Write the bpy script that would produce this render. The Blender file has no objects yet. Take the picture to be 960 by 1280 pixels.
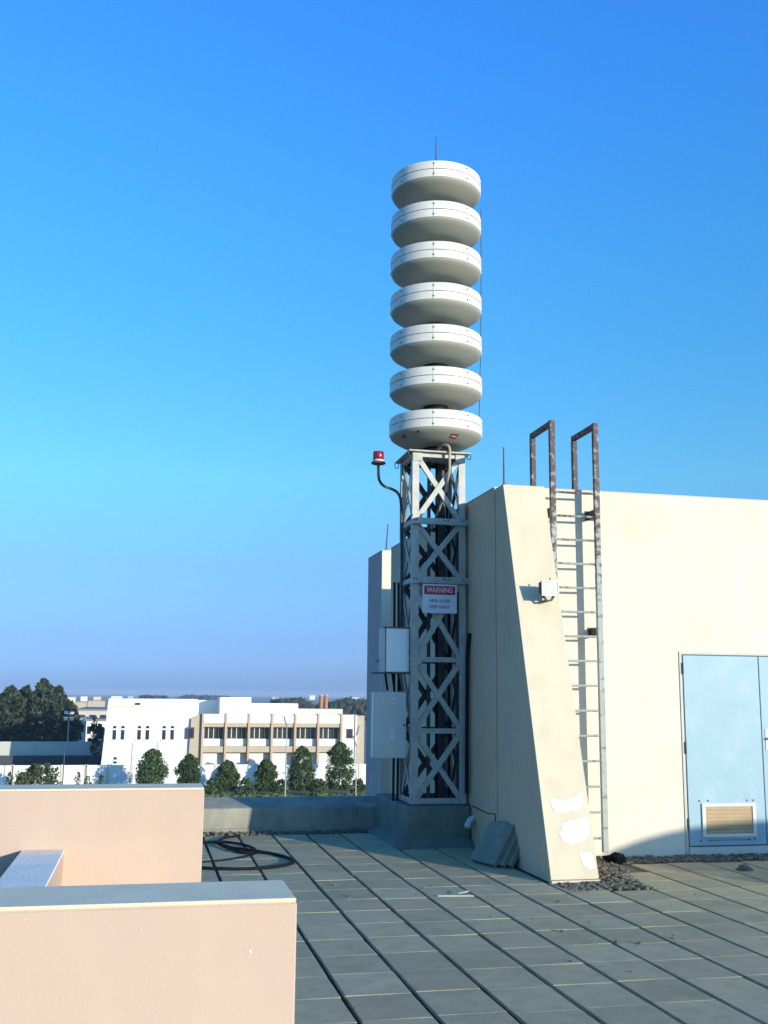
import bpy, bmesh, math, random
from mathutils import Vector, Matrix, noise
from math import sin, cos, pi, radians, sqrt, atan2

S = bpy.context.scene
COL = S.collection
random.seed(11)

# ------------------------------------------------------------------ camera, sky, sun, exposure
EYE = 1.60                      # metres above the roof paving
FPX, PITCH, ROLL, YAW = 1317.97, 0.172587, 0.0100064, 0.2184725   # of a 960 px wide picture
_f = Vector((sin(YAW)*cos(PITCH), cos(YAW)*cos(PITCH), sin(PITCH)))
_r0 = Vector((cos(YAW), -sin(YAW), 0)); _u0 = _r0.cross(_f)
_r = cos(ROLL)*_r0 + sin(ROLL)*_u0
_u = -sin(ROLL)*_r0 + cos(ROLL)*_u0
cam_d = bpy.data.cameras.new('camera'); cam = bpy.data.objects.new('camera', cam_d); COL.objects.link(cam)
cam.matrix_world = Matrix(((_r.x, _u.x, -_f.x, 0), (_r.y, _u.y, -_f.y, 0), (_r.z, _u.z, -_f.z, EYE), (0, 0, 0, 1)))
cam_d.sensor_fit = 'HORIZONTAL'; cam_d.sensor_width = 36.0; cam_d.lens = FPX*36.0/960.0
cam_d.clip_start = 0.05; cam_d.clip_end = 30000
S.camera = cam

SUN = Vector((0.523, -0.852, 0.0)).normalized()*cos(radians(8.6)); SUN.z = sin(radians(8.6))
sl = bpy.data.lights.new('sun', 'SUN'); sl.energy = 2.1; sl.angle = radians(0.5); sl.color = (1.0, 0.93, 0.77)
so = bpy.data.objects.new('sun', sl); COL.objects.link(so); so.location = (30, -60, 40)
so.rotation_euler = SUN.to_track_quat('Z', 'Y').to_euler()

W = bpy.data.worlds.new('World'); S.world = W; W.use_nodes = True
nt = W.node_tree; nt.nodes.clear()
def wn(t): return nt.nodes.new(t)
sky = wn('ShaderNodeTexSky'); sky.sky_type = 'NISHITA'; sky.sun_disc = False
sky.sun_elevation = radians(8.6); sky.sun_rotation = atan2(SUN.x, SUN.y)
sky.altitude = 20; sky.air_density = 1.0; sky.dust_density = 0.6; sky.ozone_density = 3.0
tc = wn('ShaderNodeTexCoord'); sx = wn('ShaderNodeSeparateXYZ')
nt.links.new(tc.outputs['Generated'], sx.inputs[0])
ramp = wn('ShaderNodeValToRGB'); nt.links.new(sx.outputs['Z'], ramp.inputs[0])
SKYRAMP = [(0.0, (0.225, 0.42, 1.30)), (0.05, (0.235, 0.36, 0.82)), (0.12, (0.31, 0.45, 0.66)), (0.2, (0.37, 0.66, 0.76)), (0.33, (0.30, 0.73, 0.92)), (0.4, (0.29, 0.77, 1.05)), (0.55, (0.27, 0.80, 1.34)), (1.0, (0.26, 0.77, 1.32))]
els = ramp.color_ramp.elements
for i, (p, c) in enumerate(SKYRAMP):
    e = els[i] if i < 2 else els.new(p)
    e.position = p; e.color = (*c, 1)
mul = wn('ShaderNodeMix'); mul.data_type = 'RGBA'; mul.blend_type = 'MULTIPLY'; mul.inputs[0].default_value = 1
nt.links.new(sky.outputs[0], mul.inputs[6]); nt.links.new(ramp.outputs[0], mul.inputs[7])
bg = wn('ShaderNodeBackground'); bg.inputs[1].default_value = 0.15
out = wn('ShaderNodeOutputWorld')
nt.links.new(mul.outputs[2], bg.inputs[0]); nt.links.new(bg.outputs[0], out.inputs[0])

S.view_settings.view_transform = 'Standard'; S.view_settings.look = 'None'
S.view_settings.gamma = 1.0; S.view_settings.use_curve_mapping = False
S.view_settings.exposure = 1.3

def at(px, py, Y):
    """the place at depth Y that a pixel of the 960 x 1280 photograph shows"""
    d = _f + _r*((px-480)/FPX) - _u*((py-640)/FPX)
    return Vector((0, 0, EYE)) + d*(Y/d.y)
def on_floor(px, py, z=0.0):
    d = _f + _r*((px-480)/FPX) - _u*((py-640)/FPX)
    return Vector((0, 0, EYE)) + d*((z-EYE)/d.z)

GROUND = -8.4

# ------------------------------------------------------------------ materials
def mat(name, col, rough=0.8, var=0.15, scale=3.0, bump=0.0, bscale=60.0, metal=0.0, stain=None, stain_scale=1.2, stain_amt=0.5,
        rnd=0.0, spec=0.3, streak=0.0, detail=6.0):
    m = bpy.data.materials.new(name); m.use_nodes = True
    n = m.node_tree; b = n.nodes['Principled BSDF']
    b.inputs['Roughness'].default_value = rough; b.inputs['Metallic'].default_value = metal
    b.inputs['Specular IOR Level'].default_value = spec
    t = n.nodes.new('ShaderNodeTexCoord')
    g = n.nodes.new('ShaderNodeNewGeometry')
    nz = n.nodes.new('ShaderNodeTexNoise'); nz.inputs['Scale'].default_value = scale; nz.inputs['Detail'].default_value = detail
    nz.inputs['Roughness'].default_value = 0.65
    n.links.new(g.outputs['Position'], nz.inputs['Vector'])
    r = n.nodes.new('ShaderNodeValToRGB')
    r.color_ramp.elements[0].position = 0.3; r.color_ramp.elements[1].position = 0.7
    r.color_ramp.elements[0].color = (*[c*(1-var) for c in col], 1)
    r.color_ramp.elements[1].color = (*[min(1, c*(1+var)) for c in col], 1)
    n.links.new(nz.outputs['Fac'], r.inputs[0])
    last = r.outputs[0]
    if stain:
        n2 = n.nodes.new('ShaderNodeTexNoise'); n2.inputs['Scale'].default_value = stain_scale; n2.inputs['Detail'].default_value = 8
        n2.inputs['Roughness'].default_value = 0.7
        n.links.new(g.outputs['Position'], n2.inputs['Vector'])
        r2 = n.nodes.new('ShaderNodeValToRGB'); r2.color_ramp.elements[0].position = 0.5; r2.color_ramp.elements[1].position = 0.68
        r2.color_ramp.elements[0].color = (0, 0, 0, 1); r2.color_ramp.elements[1].color = (stain_amt,)*3 + (1,)
        n.links.new(n2.outputs['Fac'], r2.inputs[0])
        mx = n.nodes.new('ShaderNodeMix'); mx.data_type = 'RGBA'; mx.inputs[7].default_value = (*stain, 1)
        n.links.new(r2.outputs[0], mx.inputs[0]); n.links.new(last, mx.inputs[6]); last = mx.outputs[2]
    if streak:                                   # dirt washed down a wall
        mp = n.nodes.new('ShaderNodeMapping'); mp.inputs['Scale'].default_value = (7, 7, 0.5)
        n.links.new(g.outputs['Position'], mp.inputs['Vector'])
        n3 = n.nodes.new('ShaderNodeTexNoise'); n3.inputs['Scale'].default_value = 1; n3.inputs['Detail'].default_value = 5
        n.links.new(mp.outputs[0], n3.inputs['Vector'])
        r3 = n.nodes.new('ShaderNodeMapRange'); r3.inputs[1].default_value = 0.45; r3.inputs[2].default_value = 0.8
        r3.inputs[3].default_value = 1; r3.inputs[4].default_value = 1-streak
        n.links.new(n3.outputs['Fac'], r3.inputs[0])
        mm = n.nodes.new('ShaderNodeMix'); mm.data_type = 'RGBA'; mm.blend_type = 'MULTIPLY'; mm.inputs[0].default_value = 1
        n.links.new(last, mm.inputs[6]); n.links.new(r3.outputs[0], mm.inputs[7]); last = mm.outputs[2]
    if rnd:
        oi = n.nodes.new('ShaderNodeObjectInfo')
        r4 = n.nodes.new('ShaderNodeMapRange'); r4.inputs[3].default_value = 1-rnd; r4.inputs[4].default_value = 1+rnd
        n.links.new(oi.outputs['Random'], r4.inputs[0])
        mm = n.nodes.new('ShaderNodeMix'); mm.data_type = 'RGBA'; mm.blend_type = 'MULTIPLY'; mm.inputs[0].default_value = 1
        n.links.new(last, mm.inputs[6]); n.links.new(r4.outputs[0], mm.inputs[7]); last = mm.outputs[2]
    n.links.new(last, b.inputs['Base Color'])
    if bump:
        n5 = n.nodes.new('ShaderNodeTexNoise'); n5.inputs['Scale'].default_value = bscale; n5.inputs['Detail'].default_value = 4
        n.links.new(g.outputs['Position'], n5.inputs['Vector'])
        bp = n.nodes.new('ShaderNodeBump'); bp.inputs['Strength'].default_value = bump; bp.inputs['Distance'].default_value = 0.01
        n.links.new(n5.outputs['Fac'], bp.inputs['Height']); n.links.new(bp.outputs[0], b.inputs['Normal'])
    return m

M = {}
M['peach'] = mat('peach_render', (0.555, 0.405, 0.305), 0.9, 0.06, 1.3, 0.16, 220, streak=0.05, stain=(0.49, 0.355, 0.285), stain_scale=0.9, stain_amt=0.35)
M['cream'] = mat('cream_paint', (0.68, 0.62, 0.50), 0.85, 0.035, 1.2, 0.25, 70, stain=(0.60, 0.50, 0.33), stain_scale=0.8, stain_amt=0.4, streak=0.05)
M['fin_paint'] = mat('faded_cream_paint', (0.635, 0.55, 0.395), 0.88, 0.06, 2.2, 0.3, 70, stain=(0.54, 0.46, 0.34), stain_scale=1.8, stain_amt=0.4, streak=0.08)
M['side_paint'] = mat('taupe_paint', (0.66, 0.47, 0.30), 0.88, 0.06, 1.5, 0.3, 60, stain=(0.55, 0.40, 0.26), stain_scale=0.9, stain_amt=0.4, streak=0.04)
M['rear_paint'] = mat('rear_shade_paint', (0.56, 0.40, 0.34), 0.88, 0.06, 1.5, 0.3, 60)  # shaded faces of the rear block, their shade put into the paint
M['whitewash'] = mat('white_filler', (0.76, 0.74, 0.68), 0.9, 0.10, 14, 0.5, 60, stain=(0.62, 0.56, 0.46), stain_scale=11, stain_amt=0.6)
M['coping'] = mat('grey_cement_coping', (0.84, 0.69, 0.45), 0.9, 0.10, 7, 0.15, 150, stain=(0.66, 0.55, 0.38), stain_scale=3, stain_amt=0.4)
M['pale_coping'] = mat('pale_cement_coping', (0.86, 0.82, 0.70), 0.85, 0.08, 7, 0.3, 80, stain=(0.72, 0.68, 0.58), stain_scale=5, stain_amt=0.5)
M['concrete'] = mat('weathered_concrete', (0.32, 0.31, 0.25), 0.92, 0.18, 3, 0.5, 50, stain=(0.19, 0.19, 0.165), stain_scale=2.2, stain_amt=0.6, streak=0.25)
M['plinth'] = mat('dark_mortar', (0.155, 0.175, 0.145), 0.9, 0.22, 3.5, 0.6, 30, stain=(0.22, 0.22, 0.17), stain_scale=2.5, stain_amt=0.5)  # dark mortar with lighter mottling
M['tile'] = mat('concrete_paver', (0.42, 0.362, 0.218), 0.93, 0.13, 7, 0.5, 120, rnd=0.10, stain=(0.31, 0.285, 0.165), stain_scale=1.7, stain_amt=0.7, spec=0.15)
M['mortar'] = mat('pale_sand_joint', (0.46, 0.43, 0.34), 0.95, 0.25, 9, 0.3, 80, stain=(0.16, 0.16, 0.15), stain_scale=5, stain_amt=0.95)
M['bitumen'] = mat('dark_bitumen', (0.035, 0.042, 0.055), 0.9, 0.2, 6)
M['gravel'] = mat('grey_gravel', (0.15, 0.135, 0.095), 0.95, 0.45, 28, 0.4, 60)
M['gravel_bed'] = mat('gravel_bed', (0.12, 0.115, 0.10), 0.95, 0.4, 30, 0.8, 40)
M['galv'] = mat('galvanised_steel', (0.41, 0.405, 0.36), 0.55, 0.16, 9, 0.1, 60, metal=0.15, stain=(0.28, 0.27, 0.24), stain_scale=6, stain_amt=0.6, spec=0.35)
M['galv_dark'] = mat('dull_and_shaded_steel', (0.10, 0.10, 0.10), 0.7, 0.25, 9, metal=0.2, spec=0.2)  # dull fittings; also stands in for shade on rear and right tower faces
M['slab'] = mat('slab_concrete', (0.25, 0.245, 0.19), 0.95, 0.2, 6, 0.6, 50, stain=(0.16, 0.16, 0.13), stain_scale=4, stain_amt=.5)
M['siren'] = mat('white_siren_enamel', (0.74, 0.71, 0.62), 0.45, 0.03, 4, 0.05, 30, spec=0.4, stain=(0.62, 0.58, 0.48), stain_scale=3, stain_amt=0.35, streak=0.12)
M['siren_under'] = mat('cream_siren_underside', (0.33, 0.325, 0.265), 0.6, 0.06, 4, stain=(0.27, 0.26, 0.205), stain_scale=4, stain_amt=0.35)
M['black'] = mat('black_rubber', (0.010, 0.010, 0.011), 0.7, 0.2, 8, spec=0.15)
M['seam'] = mat('dark_seam', (0.12, 0.12, 0.12), 0.8, 0.1, 8)
M['cabinet'] = mat('grey_enamel_cabinet', (0.56, 0.54, 0.48), 0.5, 0.05, 4, 0.05, 40, stain=(0.40, 0.41, 0.40), stain_scale=3, stain_amt=0.4, spec=0.4)
M['cabinet_pale'] = mat('pale_grey_cabinet', (0.86, 0.84, 0.80), 0.45, 0.04, 4, 0.05, 40, spec=0.4)
M['sign_white'] = mat('sign_white', (0.68, 0.68, 0.72), 0.4, 0.05, 6)
M['sign_red'] = mat('sign_red', (0.42, 0.022, 0.05), 0.4, 0.06, 6)
M['sticker_red'] = mat('faded_red_sticker', (0.26, 0.05, 0.05), 0.6, 0.1, 20)
M['sign_ink'] = mat('sign_dark_print', (0.26, 0.12, 0.17), 0.5, 0.1, 6)
M['sign_pale'] = mat('sign_pale_print', (0.72, 0.52, 0.52), 0.5, 0.1, 6)
M['red_lens'] = mat('red_beacon_lens', (0.30, 0.008, 0.03), 0.15, 0.2, 30, spec=0.6)
M['cable'] = mat('tan_cable', (0.42, 0.35, 0.24), 0.7, 0.1, 8)
M['door'] = mat('pale_blue_door', (0.25, 0.395, 0.46), 0.5, 0.05, 3, 0.08, 25, stain=(0.36, 0.47, 0.53), stain_scale=4, stain_amt=0.5, spec=0.35)
M['door_frame'] = mat('door_frame_paint', (0.50, 0.50, 0.45), 0.6, 0.06, 4)
M['louvre'] = mat('tan_louvre', (0.42, 0.31, 0.18), 0.7, 0.1, 6)
M['white_metal'] = mat('white_metal', (0.60, 0.60, 0.56), 0.5, 0.04, 6)
M['school_white'] = mat('school_white', (0.80, 0.79, 0.74), 0.9, 0.03, 0.5)
M['school_tan'] = mat('school_tan', (0.50, 0.37, 0.26), 0.9, 0.06, 0.6)
M['school_beam'] = mat('school_beam', (0.46, 0.39, 0.28), 0.9, 0.06, 0.6)
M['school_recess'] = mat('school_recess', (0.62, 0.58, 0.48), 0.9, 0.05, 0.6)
M['glass'] = mat('dark_window_glass', (0.03, 0.04, 0.055), 0.15, 0.2, 0.4, spec=0.6)
M['brown_frame'] = mat('brown_window_frame', (0.14, 0.08, 0.05), 0.6, 0.1, 2)
M['compound_wall'] = mat('grey_block_wall', (0.52, 0.50, 0.44), 0.9, 0.08, 0.5, stain=(0.42, 0.40, 0.36), stain_scale=0.3, stain_amt=0.5)
M['foot_band'] = mat('dark_foot_band', (0.055, 0.065, 0.07), 0.9, 0.15, 0.6)
M['roof_grey'] = mat('grey_roof', (0.24, 0.235, 0.23), 0.9, 0.12, 0.3)
M['far_wall'] = mat('pale_far_wall', (0.55, 0.50, 0.42), 0.9, 0.10, 0.1, rnd=0.2)
M['silo'] = mat('orange_brown_tank', (0.36, 0.19, 0.10), 0.8, 0.08, 0.3)
M['leaf_dark'] = mat('dark_foliage', (0.036, 0.052, 0.026), 0.85, 0.55, 0.9, detail=3, rnd=0.15)
M['leaf'] = mat('green_foliage', (0.060, 0.098, 0.030), 0.85, 0.55, 1.8, detail=3, rnd=0.15)
M['leaf_light'] = mat('olive_foliage', (0.085, 0.105, 0.04), 0.85, 0.5, 1.6, detail=3, rnd=0.15)
M['leaf_far'] = mat('far_foliage', (0.045, 0.055, 0.04), 0.9, 0.4, 0.08)
M['bark'] = mat('bark', (0.14, 0.10, 0.07), 0.95, 0.3, 4)
M['pole'] = mat('grey_pole', (0.36, 0.37, 0.36), 0.5, 0.08, 3, metal=0.3)
M['lamp_glass'] = mat('clouded_lamp_glass', (0.26, 0.29, 0.28), 0.25, 0.06, 9, spec=0.5)
M['cloth'] = mat('black_cloth', (0.008, 0.008, 0.009), 0.95, 0.2, 20, spec=0.05)
M['pale_sheet'] = mat('pale_debris', (0.62, 0.62, 0.55), 0.8, 0.1, 20)

def rust_mat():
    """grey paint that has flaked off the upper, most exposed length of the ladder"""
    m = mat('flaking_grey_paint', (0.32, 0.36, 0.34), 0.65, 0.1, 8, 0.2, 60, metal=0.1)
    n = m.node_tree; b = n.nodes['Principled BSDF']
    prev = b.inputs['Base Color'].links[0].from_socket
    g = n.nodes.new('ShaderNodeNewGeometry'); s = n.nodes.new('ShaderNodeSeparateXYZ')
    n.links.new(g.outputs['Position'], s.inputs[0])
    mr = n.nodes.new('ShaderNodeMapRange'); mr.inputs[1].default_value = 2.2; mr.inputs[2].default_value = 4.4
    mr.inputs[3].default_value = -0.10; mr.inputs[4].default_value = 0.18
    n.links.new(s.outputs['Z'], mr.inputs[0])
    nz = n.nodes.new('ShaderNodeTexNoise'); nz.inputs['Scale'].default_value = 17; nz.inputs['Detail'].default_value = 8
    n.links.new(g.outputs['Position'], nz.inputs['Vector'])
    ad = n.nodes.new('ShaderNodeMath'); ad.operation = 'ADD'
    n.links.new(nz.outputs['Fac'], ad.inputs[0]); n.links.new(mr.outputs[0], ad.inputs[1])
    r = n.nodes.new('ShaderNodeValToRGB'); r.color_ramp.elements[0].position = 0.47; r.color_ramp.elements[1].position = 0.62
    n.links.new(ad.outputs[0], r.inputs[0])
    mx = n.nodes.new('ShaderNodeMix'); mx.data_type = 'RGBA'; mx.inputs[7].default_value = (0.105, 0.068, 0.066, 1)
    n.links.new(r.outputs[0], mx.inputs[0]); n.links.new(prev, mx.inputs[6]); n.links.new(mx.outputs[2], b.inputs['Base Color'])
    return m
M['ladder'] = rust_mat()

def ground_mat():
    m = mat('dry_ground', (0.30, 0.25, 0.18), 0.95, 0.25, 0.05, detail=8, stain=(0.13, 0.14, 0.085), stain_scale=0.012, stain_amt=0.8)
    return m
M['ground'] = ground_mat()
M['grass'] = mat('verge_grass', (0.20, 0.19, 0.07), 0.95, 0.35, 0.4, stain=(0.07, 0.10, 0.03), stain_scale=0.5, stain_amt=0.9)
M['asphalt'] = mat('asphalt', (0.055, 0.055, 0.058), 0.9, 0.15, 0.6)

# ------------------------------------------------------------------ mesh helpers
def catmull(P, n=6):
    out = []
    for i in range(len(P)-1):
        a, b_, c, d = P[max(i-1, 0)], P[i], P[i+1], P[min(i+2, len(P)-1)]
        for k in range(n):
            t = k/n; out.append(.5*((2*b_)+(c-a)*t+(2*a-5*b_+4*c-d)*t*t+(3*b_-a-3*c+d)*t**3))
    out.append(P[-1]); return out
class MB:
    def __init__(s): s.v = []; s.f = []; s.smooth = []
    def add(s, vs, fs, smooth=False):
        o = len(s.v); s.v += [Vector(v) for v in vs]
        for f in fs: s.f.append([i+o for i in f]); s.smooth.append(smooth)
        return s
    def box(s, a, b, bev=0.0):
        x0, x1 = sorted((a[0], b[0])); y0, y1 = sorted((a[1], b[1])); z0, z1 = sorted((a[2], b[2]))
        if bev <= 0:
            vs = [(x, y, z) for z in (z0, z1) for y in (y0, y1) for x in (x0, x1)]
            return s.add(vs, [(0, 2, 3, 1), (4, 5, 7, 6), (0, 1, 5, 4), (2, 6, 7, 3), (0, 4, 6, 2), (1, 3, 7, 5)])
        bm = bmesh.new()
        bmesh.ops.create_cube(bm, size=1)
        for v in bm.verts: v.co = Vector(((x0+x1)/2+v.co.x*(x1-x0), (y0+y1)/2+v.co.y*(y1-y0), (z0+z1)/2+v.co.z*(z1-z0)))
        bmesh.ops.bevel(bm, geom=bm.edges[:], offset=bev, segments=1, affect='EDGES')
        bm.verts.index_update()
        s.add([v.co.copy() for v in bm.verts], [[v.index for v in f.verts] for f in bm.faces]); bm.free()
        return s
    def bar(s, a, b, w, t, up=(0, 0, 1)):
        """a flat bar from a to b, w wide across, t thick along the given normal"""
        a = Vector(a); b = Vector(b); d = (b-a).normalized(); n = Vector(up); n = (n-d*n.dot(d)).normalized(); q = d.cross(n)
        vs = []
        for p in (a, b):
            for (i, j) in ((-1, -1), (1, -1), (1, 1), (-1, 1)): vs.append(p+q*(i*w/2)+n*(j*t/2))
        return s.add(vs, [(3, 2, 1, 0), (4, 5, 6, 7), (0, 1, 5, 4), (1, 2, 6, 5), (2, 3, 7, 6), (3, 0, 4, 7)])
    def prism(s, poly, ax, a0, a1):
        """extrude a polygon along axis 0/1/2"""
        n = len(poly); vs = []
        for a in (a0, a1):
            for p in poly:
                c = list(p); c.insert(ax, a); vs.append(c)
        fs = [list(range(n))[::-1], list(range(n, 2*n))]
        for i in range(n): j = (i+1) % n; fs.append((i, j, j+n, i+n))
        return s.add(vs, fs)
    def tube(s, pts, r, seg=8, cap=True):
        pts = [Vector(p) for p in pts]; rings = []; prevn = None
        for i, p in enumerate(pts):
            d = ((pts[min(i+1, len(pts)-1)]-p).normalized() + (p-pts[max(i-1, 0)]).normalized())
            d = d.normalized() if d.length > 1e-6 else Vector((0, 0, 1))
            if prevn is None:
                n = Vector((0, 0, 1)) if abs(d.z) < 0.9 else Vector((1, 0, 0))
            else: n = prevn
            n = (n-d*n.dot(d)).normalized(); prevn = n; q = d.cross(n)
            rr = r[i] if isinstance(r, (list, tuple)) else r
            rings.append([p+(n*cos(2*pi*k/seg)+q*sin(2*pi*k/seg))*rr for k in range(seg)])
        vs = [v for R in rings for v in R]; fs = []
        for i in range(len(pts)-1):
            for k in range(seg):
                l = (k+1) % seg; fs.append((i*seg+k, i*seg+l, (i+1)*seg+l, (i+1)*seg+k))
        s.add(vs, fs, True)
        if cap:
            o = len(s.v)-len(vs)
            s.f.append([o+k for k in range(seg)][::-1]); s.smooth.append(False)
            s.f.append([o+(len(pts)-1)*seg+k for k in range(seg)]); s.smooth.append(False)
        return s
    def lathe(s, prof, c=(0, 0, 0), seg=48, smooth=True):
        c = Vector(c); vs = []; fs = []; n = len(prof)
        for k in range(seg):
            a = 2*pi*k/seg
            for (r, z) in prof: vs.append(c+Vector((r*cos(a), r*sin(a), z)))
        for k in range(seg):
            l = (k+1) % seg
            for i in range(n-1): fs.append((k*n+i, l*n+i, l*n+i+1, k*n+i+1))
        s.add(vs, fs, smooth)
        o = len(s.v)-len(vs)
        for i, rev in ((0, True), (n-1, False)):
            if prof[i][0] > 1e-5:
                lp = [o+k*n+i for k in range(seg)]; s.f.append(lp[::-1] if rev else lp); s.smooth.append(False)
        return s
    def mesh(s, name, m, org):
        me = bpy.data.meshes.new(name); org = Vector(org)
        me.from_pydata([v-org for v in s.v], [], s.f); me.update()
        me.polygons.foreach_set('use_smooth', s.smooth)
        bm = bmesh.new(); bm.from_mesh(me); bmesh.ops.recalc_face_normals(bm, faces=bm.faces[:]); bm.to_mesh(me); bm.free()
        if any(s.smooth):
            try: me.set_sharp_from_angle(angle=radians(40))
            except Exception: pass
        me.materials.append(M[m] if isinstance(m, str) else m)
        return me

WORLD_ORG = {}
def org_of(o): return WORLD_ORG.get(o.name, Vector((0, 0, 0)))
def part(name, mb, m, parent=None, org=None, label=None, kind=None):
    """vertices are given in the place's own metres; a part keeps its thing's origin"""
    og = org_of(parent) if parent is not None else Vector(org if org is not None else (0, 0, 0))
    o = bpy.data.objects.new(name, mb.mesh(name, m, og)); COL.objects.link(o)
    if parent is not None: o.parent = parent
    else: o.location = og
    WORLD_ORG[o.name] = og
    if label: o['label'] = label
    if kind: o['kind'] = kind
    return o
def tag(o, label, cat, group=None):
    o['label'] = label; o['category'] = cat
    if group: o['group'] = group
    return o
def thing(name, org, label, cat, group=None):
    o = bpy.data.objects.new(name, None); COL.objects.link(o); o.location = org; o.empty_display_size = 0.2
    WORLD_ORG[o.name] = Vector(org)
    return tag(o, label, cat, group)
def structure(name, mb, m, parent=None):
    o = part(name, mb, m, parent)
    o['kind'] = 'structure'
    return o
def copy_tree(o, parent=None):
    c = o.copy(); COL.objects.link(c)
    if parent is not None: c.parent = parent
    WORLD_ORG[c.name] = org_of(o)
    for ch in list(o.children): copy_tree(ch, c)
    return c
def text_mesh(name, txt, size, loc, m, parent, bold=0.0, width=None):
    """flat lettering that faces the camera side (-Y)"""
    cu = bpy.data.curves.new(name, 'FONT'); cu.body = txt; cu.size = size; cu.align_x = 'CENTER'; cu.align_y = 'CENTER'; cu.offset = bold
    cu.extrude = 0.0006
    tmp = bpy.data.objects.new('tmp_text', cu); COL.objects.link(tmp)
    dg = bpy.context.evaluated_depsgraph_get(); me = bpy.data.meshes.new_from_object(tmp.evaluated_get(dg))
    bpy.data.objects.remove(tmp); bpy.data.curves.remove(cu)
    xs = [v.co.x for v in me.vertices]; k = 1.0
    if width: k = width/(max(xs)-min(xs))
    og = org_of(parent)
    for v in me.vertices: v.co = Vector((v.co.x*k, -v.co.z, v.co.y)) + Vector(loc) - og
    me.materials.clear(); me.materials.append(M[m]); me.name = name
    o = bpy.data.objects.new(name, me); COL.objects.link(o); o.parent = parent
    return o

# ================================================================== THE SETTING
# ground
g = MB()
R = 6000
g.add([(-R, -R, GROUND), (R, -R, GROUND), (R, R, GROUND), (-R, R, GROUND)], [(0, 1, 2, 3)])
structure('ground', g, 'ground')
g = MB(); g.add([(-90, 60, GROUND+.004), (90, 60, GROUND+.004), (90, 119.5, GROUND+.004), (-90, 119.5, GROUND+.004)], [(0, 1, 2, 3)])
structure('grass_verge', g, 'grass')
g = MB(); g.add([(-120, 40, GROUND+.008), (120, 40, GROUND+.008), (120, 58, GROUND+.008), (-120, 58, GROUND+.008)], [(0, 1, 2, 3)])
structure('road', g, 'asphalt')

# own building under the roof terrace
bld = thing('host_building', (2.0, 4.5, GROUND), 'peach rendered building whose paved roof terrace carries the siren tower', 'building')
part('wall', MB().box((-9, -6, GROUND), (13, 13.45, -0.06)), 'peach', bld)
part('roof_slab', MB().box((-8.95, -5.95, -0.058), (12.95, 12.99, -0.030)), 'bitumen', bld)

# ---- paved roof
TW, TL = 0.398, 0.446
X0, Y0 = 1.120, 5.505           # a joint crossing, from the photograph
base = MB(); base.add([(-8.9, -5.9, -0.026), (12.9, -5.9, -0.026), (12.9, 12.98, -0.026), (-8.9, 12.98, -0.026)], [(0, 1, 2, 3)])
deck = structure('roof_deck', base, 'bitumen')

def in_view(x, y):
    if y < 4.6: return False
    return (-0.02*y + 0.12 < x < 0.665*y+0.25)
def tile_at(x, y):
    """no paving under the block, the plinth, the gravel beds and the channel"""
    if y > 12.80-0.2: return False
    if x > 3.38 and y > 9.05+0.1 and x < 4.1: return False
    if x > 3.35 and x < 4.30 and y > 8.71+0.15 and y < 10.5: return False
    if x > 4.2 and x < 4.75 and y > 9.55 and (x-4.2) < (y-9.3): return False
    if x > 4.0 and y > 10.10: return False
    if x > 2.75 and y > 11.55: return False
    return True
tile_meshes = []
for k in range(8):
    b = MB()
    w = TW-0.027-random.uniform(0, 0.006); l = TL-0.007
    b.box((-w/2, -l/2, -0.022), (w/2, l/2, 0.0), 0.002)
    me = b.mesh('tile', 'tile', (0, 0, 0))
    bm = bmesh.new(); bm.from_mesh(me)
    for v in bm.verts: v.co += Vector((random.uniform(-1, 1)*.0025, random.uniform(-1, 1)*.002, random.uniform(-1, 1)*.0008))
    bm.to_mesh(me); bm.free(); tile_meshes.append(me)
cand = []
for i in range(-26, 31):
    for j in range(-26, 18):
        x = X0+(i+.5)*TW; y = Y0+(j+.5)*TL + 0.02*sin(i*2.1)
        if y < -5.6 or y > 12.75 or x < -8.7 or x > 12.7: continue
        if not tile_at(x, y): continue
        if x > 3.55 and y > 10.3: continue
        cand.append((x, y))
seen = sorted([c for c in cand if in_view(*c)], key=lambda c: c[0]**2+c[1]**2)
near = set(seen[:298])
rest = MB()
for (x, y) in cand:
    rz = random.gauss(0, 0.004); dz = random.uniform(-.0009, .0009)
    if (x, y) in near:
        o = bpy.data.objects.new('tile', random.choice(tile_meshes)); COL.objects.link(o); o.parent = deck
        o.location = (x, y, dz); o.rotation_euler = (random.gauss(0, .0013), random.gauss(0, .002), rz)
    else:
        w = TW-0.03; l = TL-0.007
        rest.box((x-w/2, y-l/2, -0.022), (x+w/2, y+l/2, dz))
part('paving', rest, 'tile', deck, kind='stuff')
# thin pale sand between the rows of a strip
jm = MB()
for (x, y) in cand:
    if -0.5 < x < 9 and y > 3:
        jm.add([(x-.168, y+TL/2-.0065, -0.0035), (x+.168, y+TL/2-.0065, -0.0035), (x+.168, y+TL/2+.0065, -0.0035), (x-.168, y+TL/2+.0065, -0.0035)], [(0, 1, 2, 3)])
part('sand_joint', jm, 'mortar', deck, kind='stuff')

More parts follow.
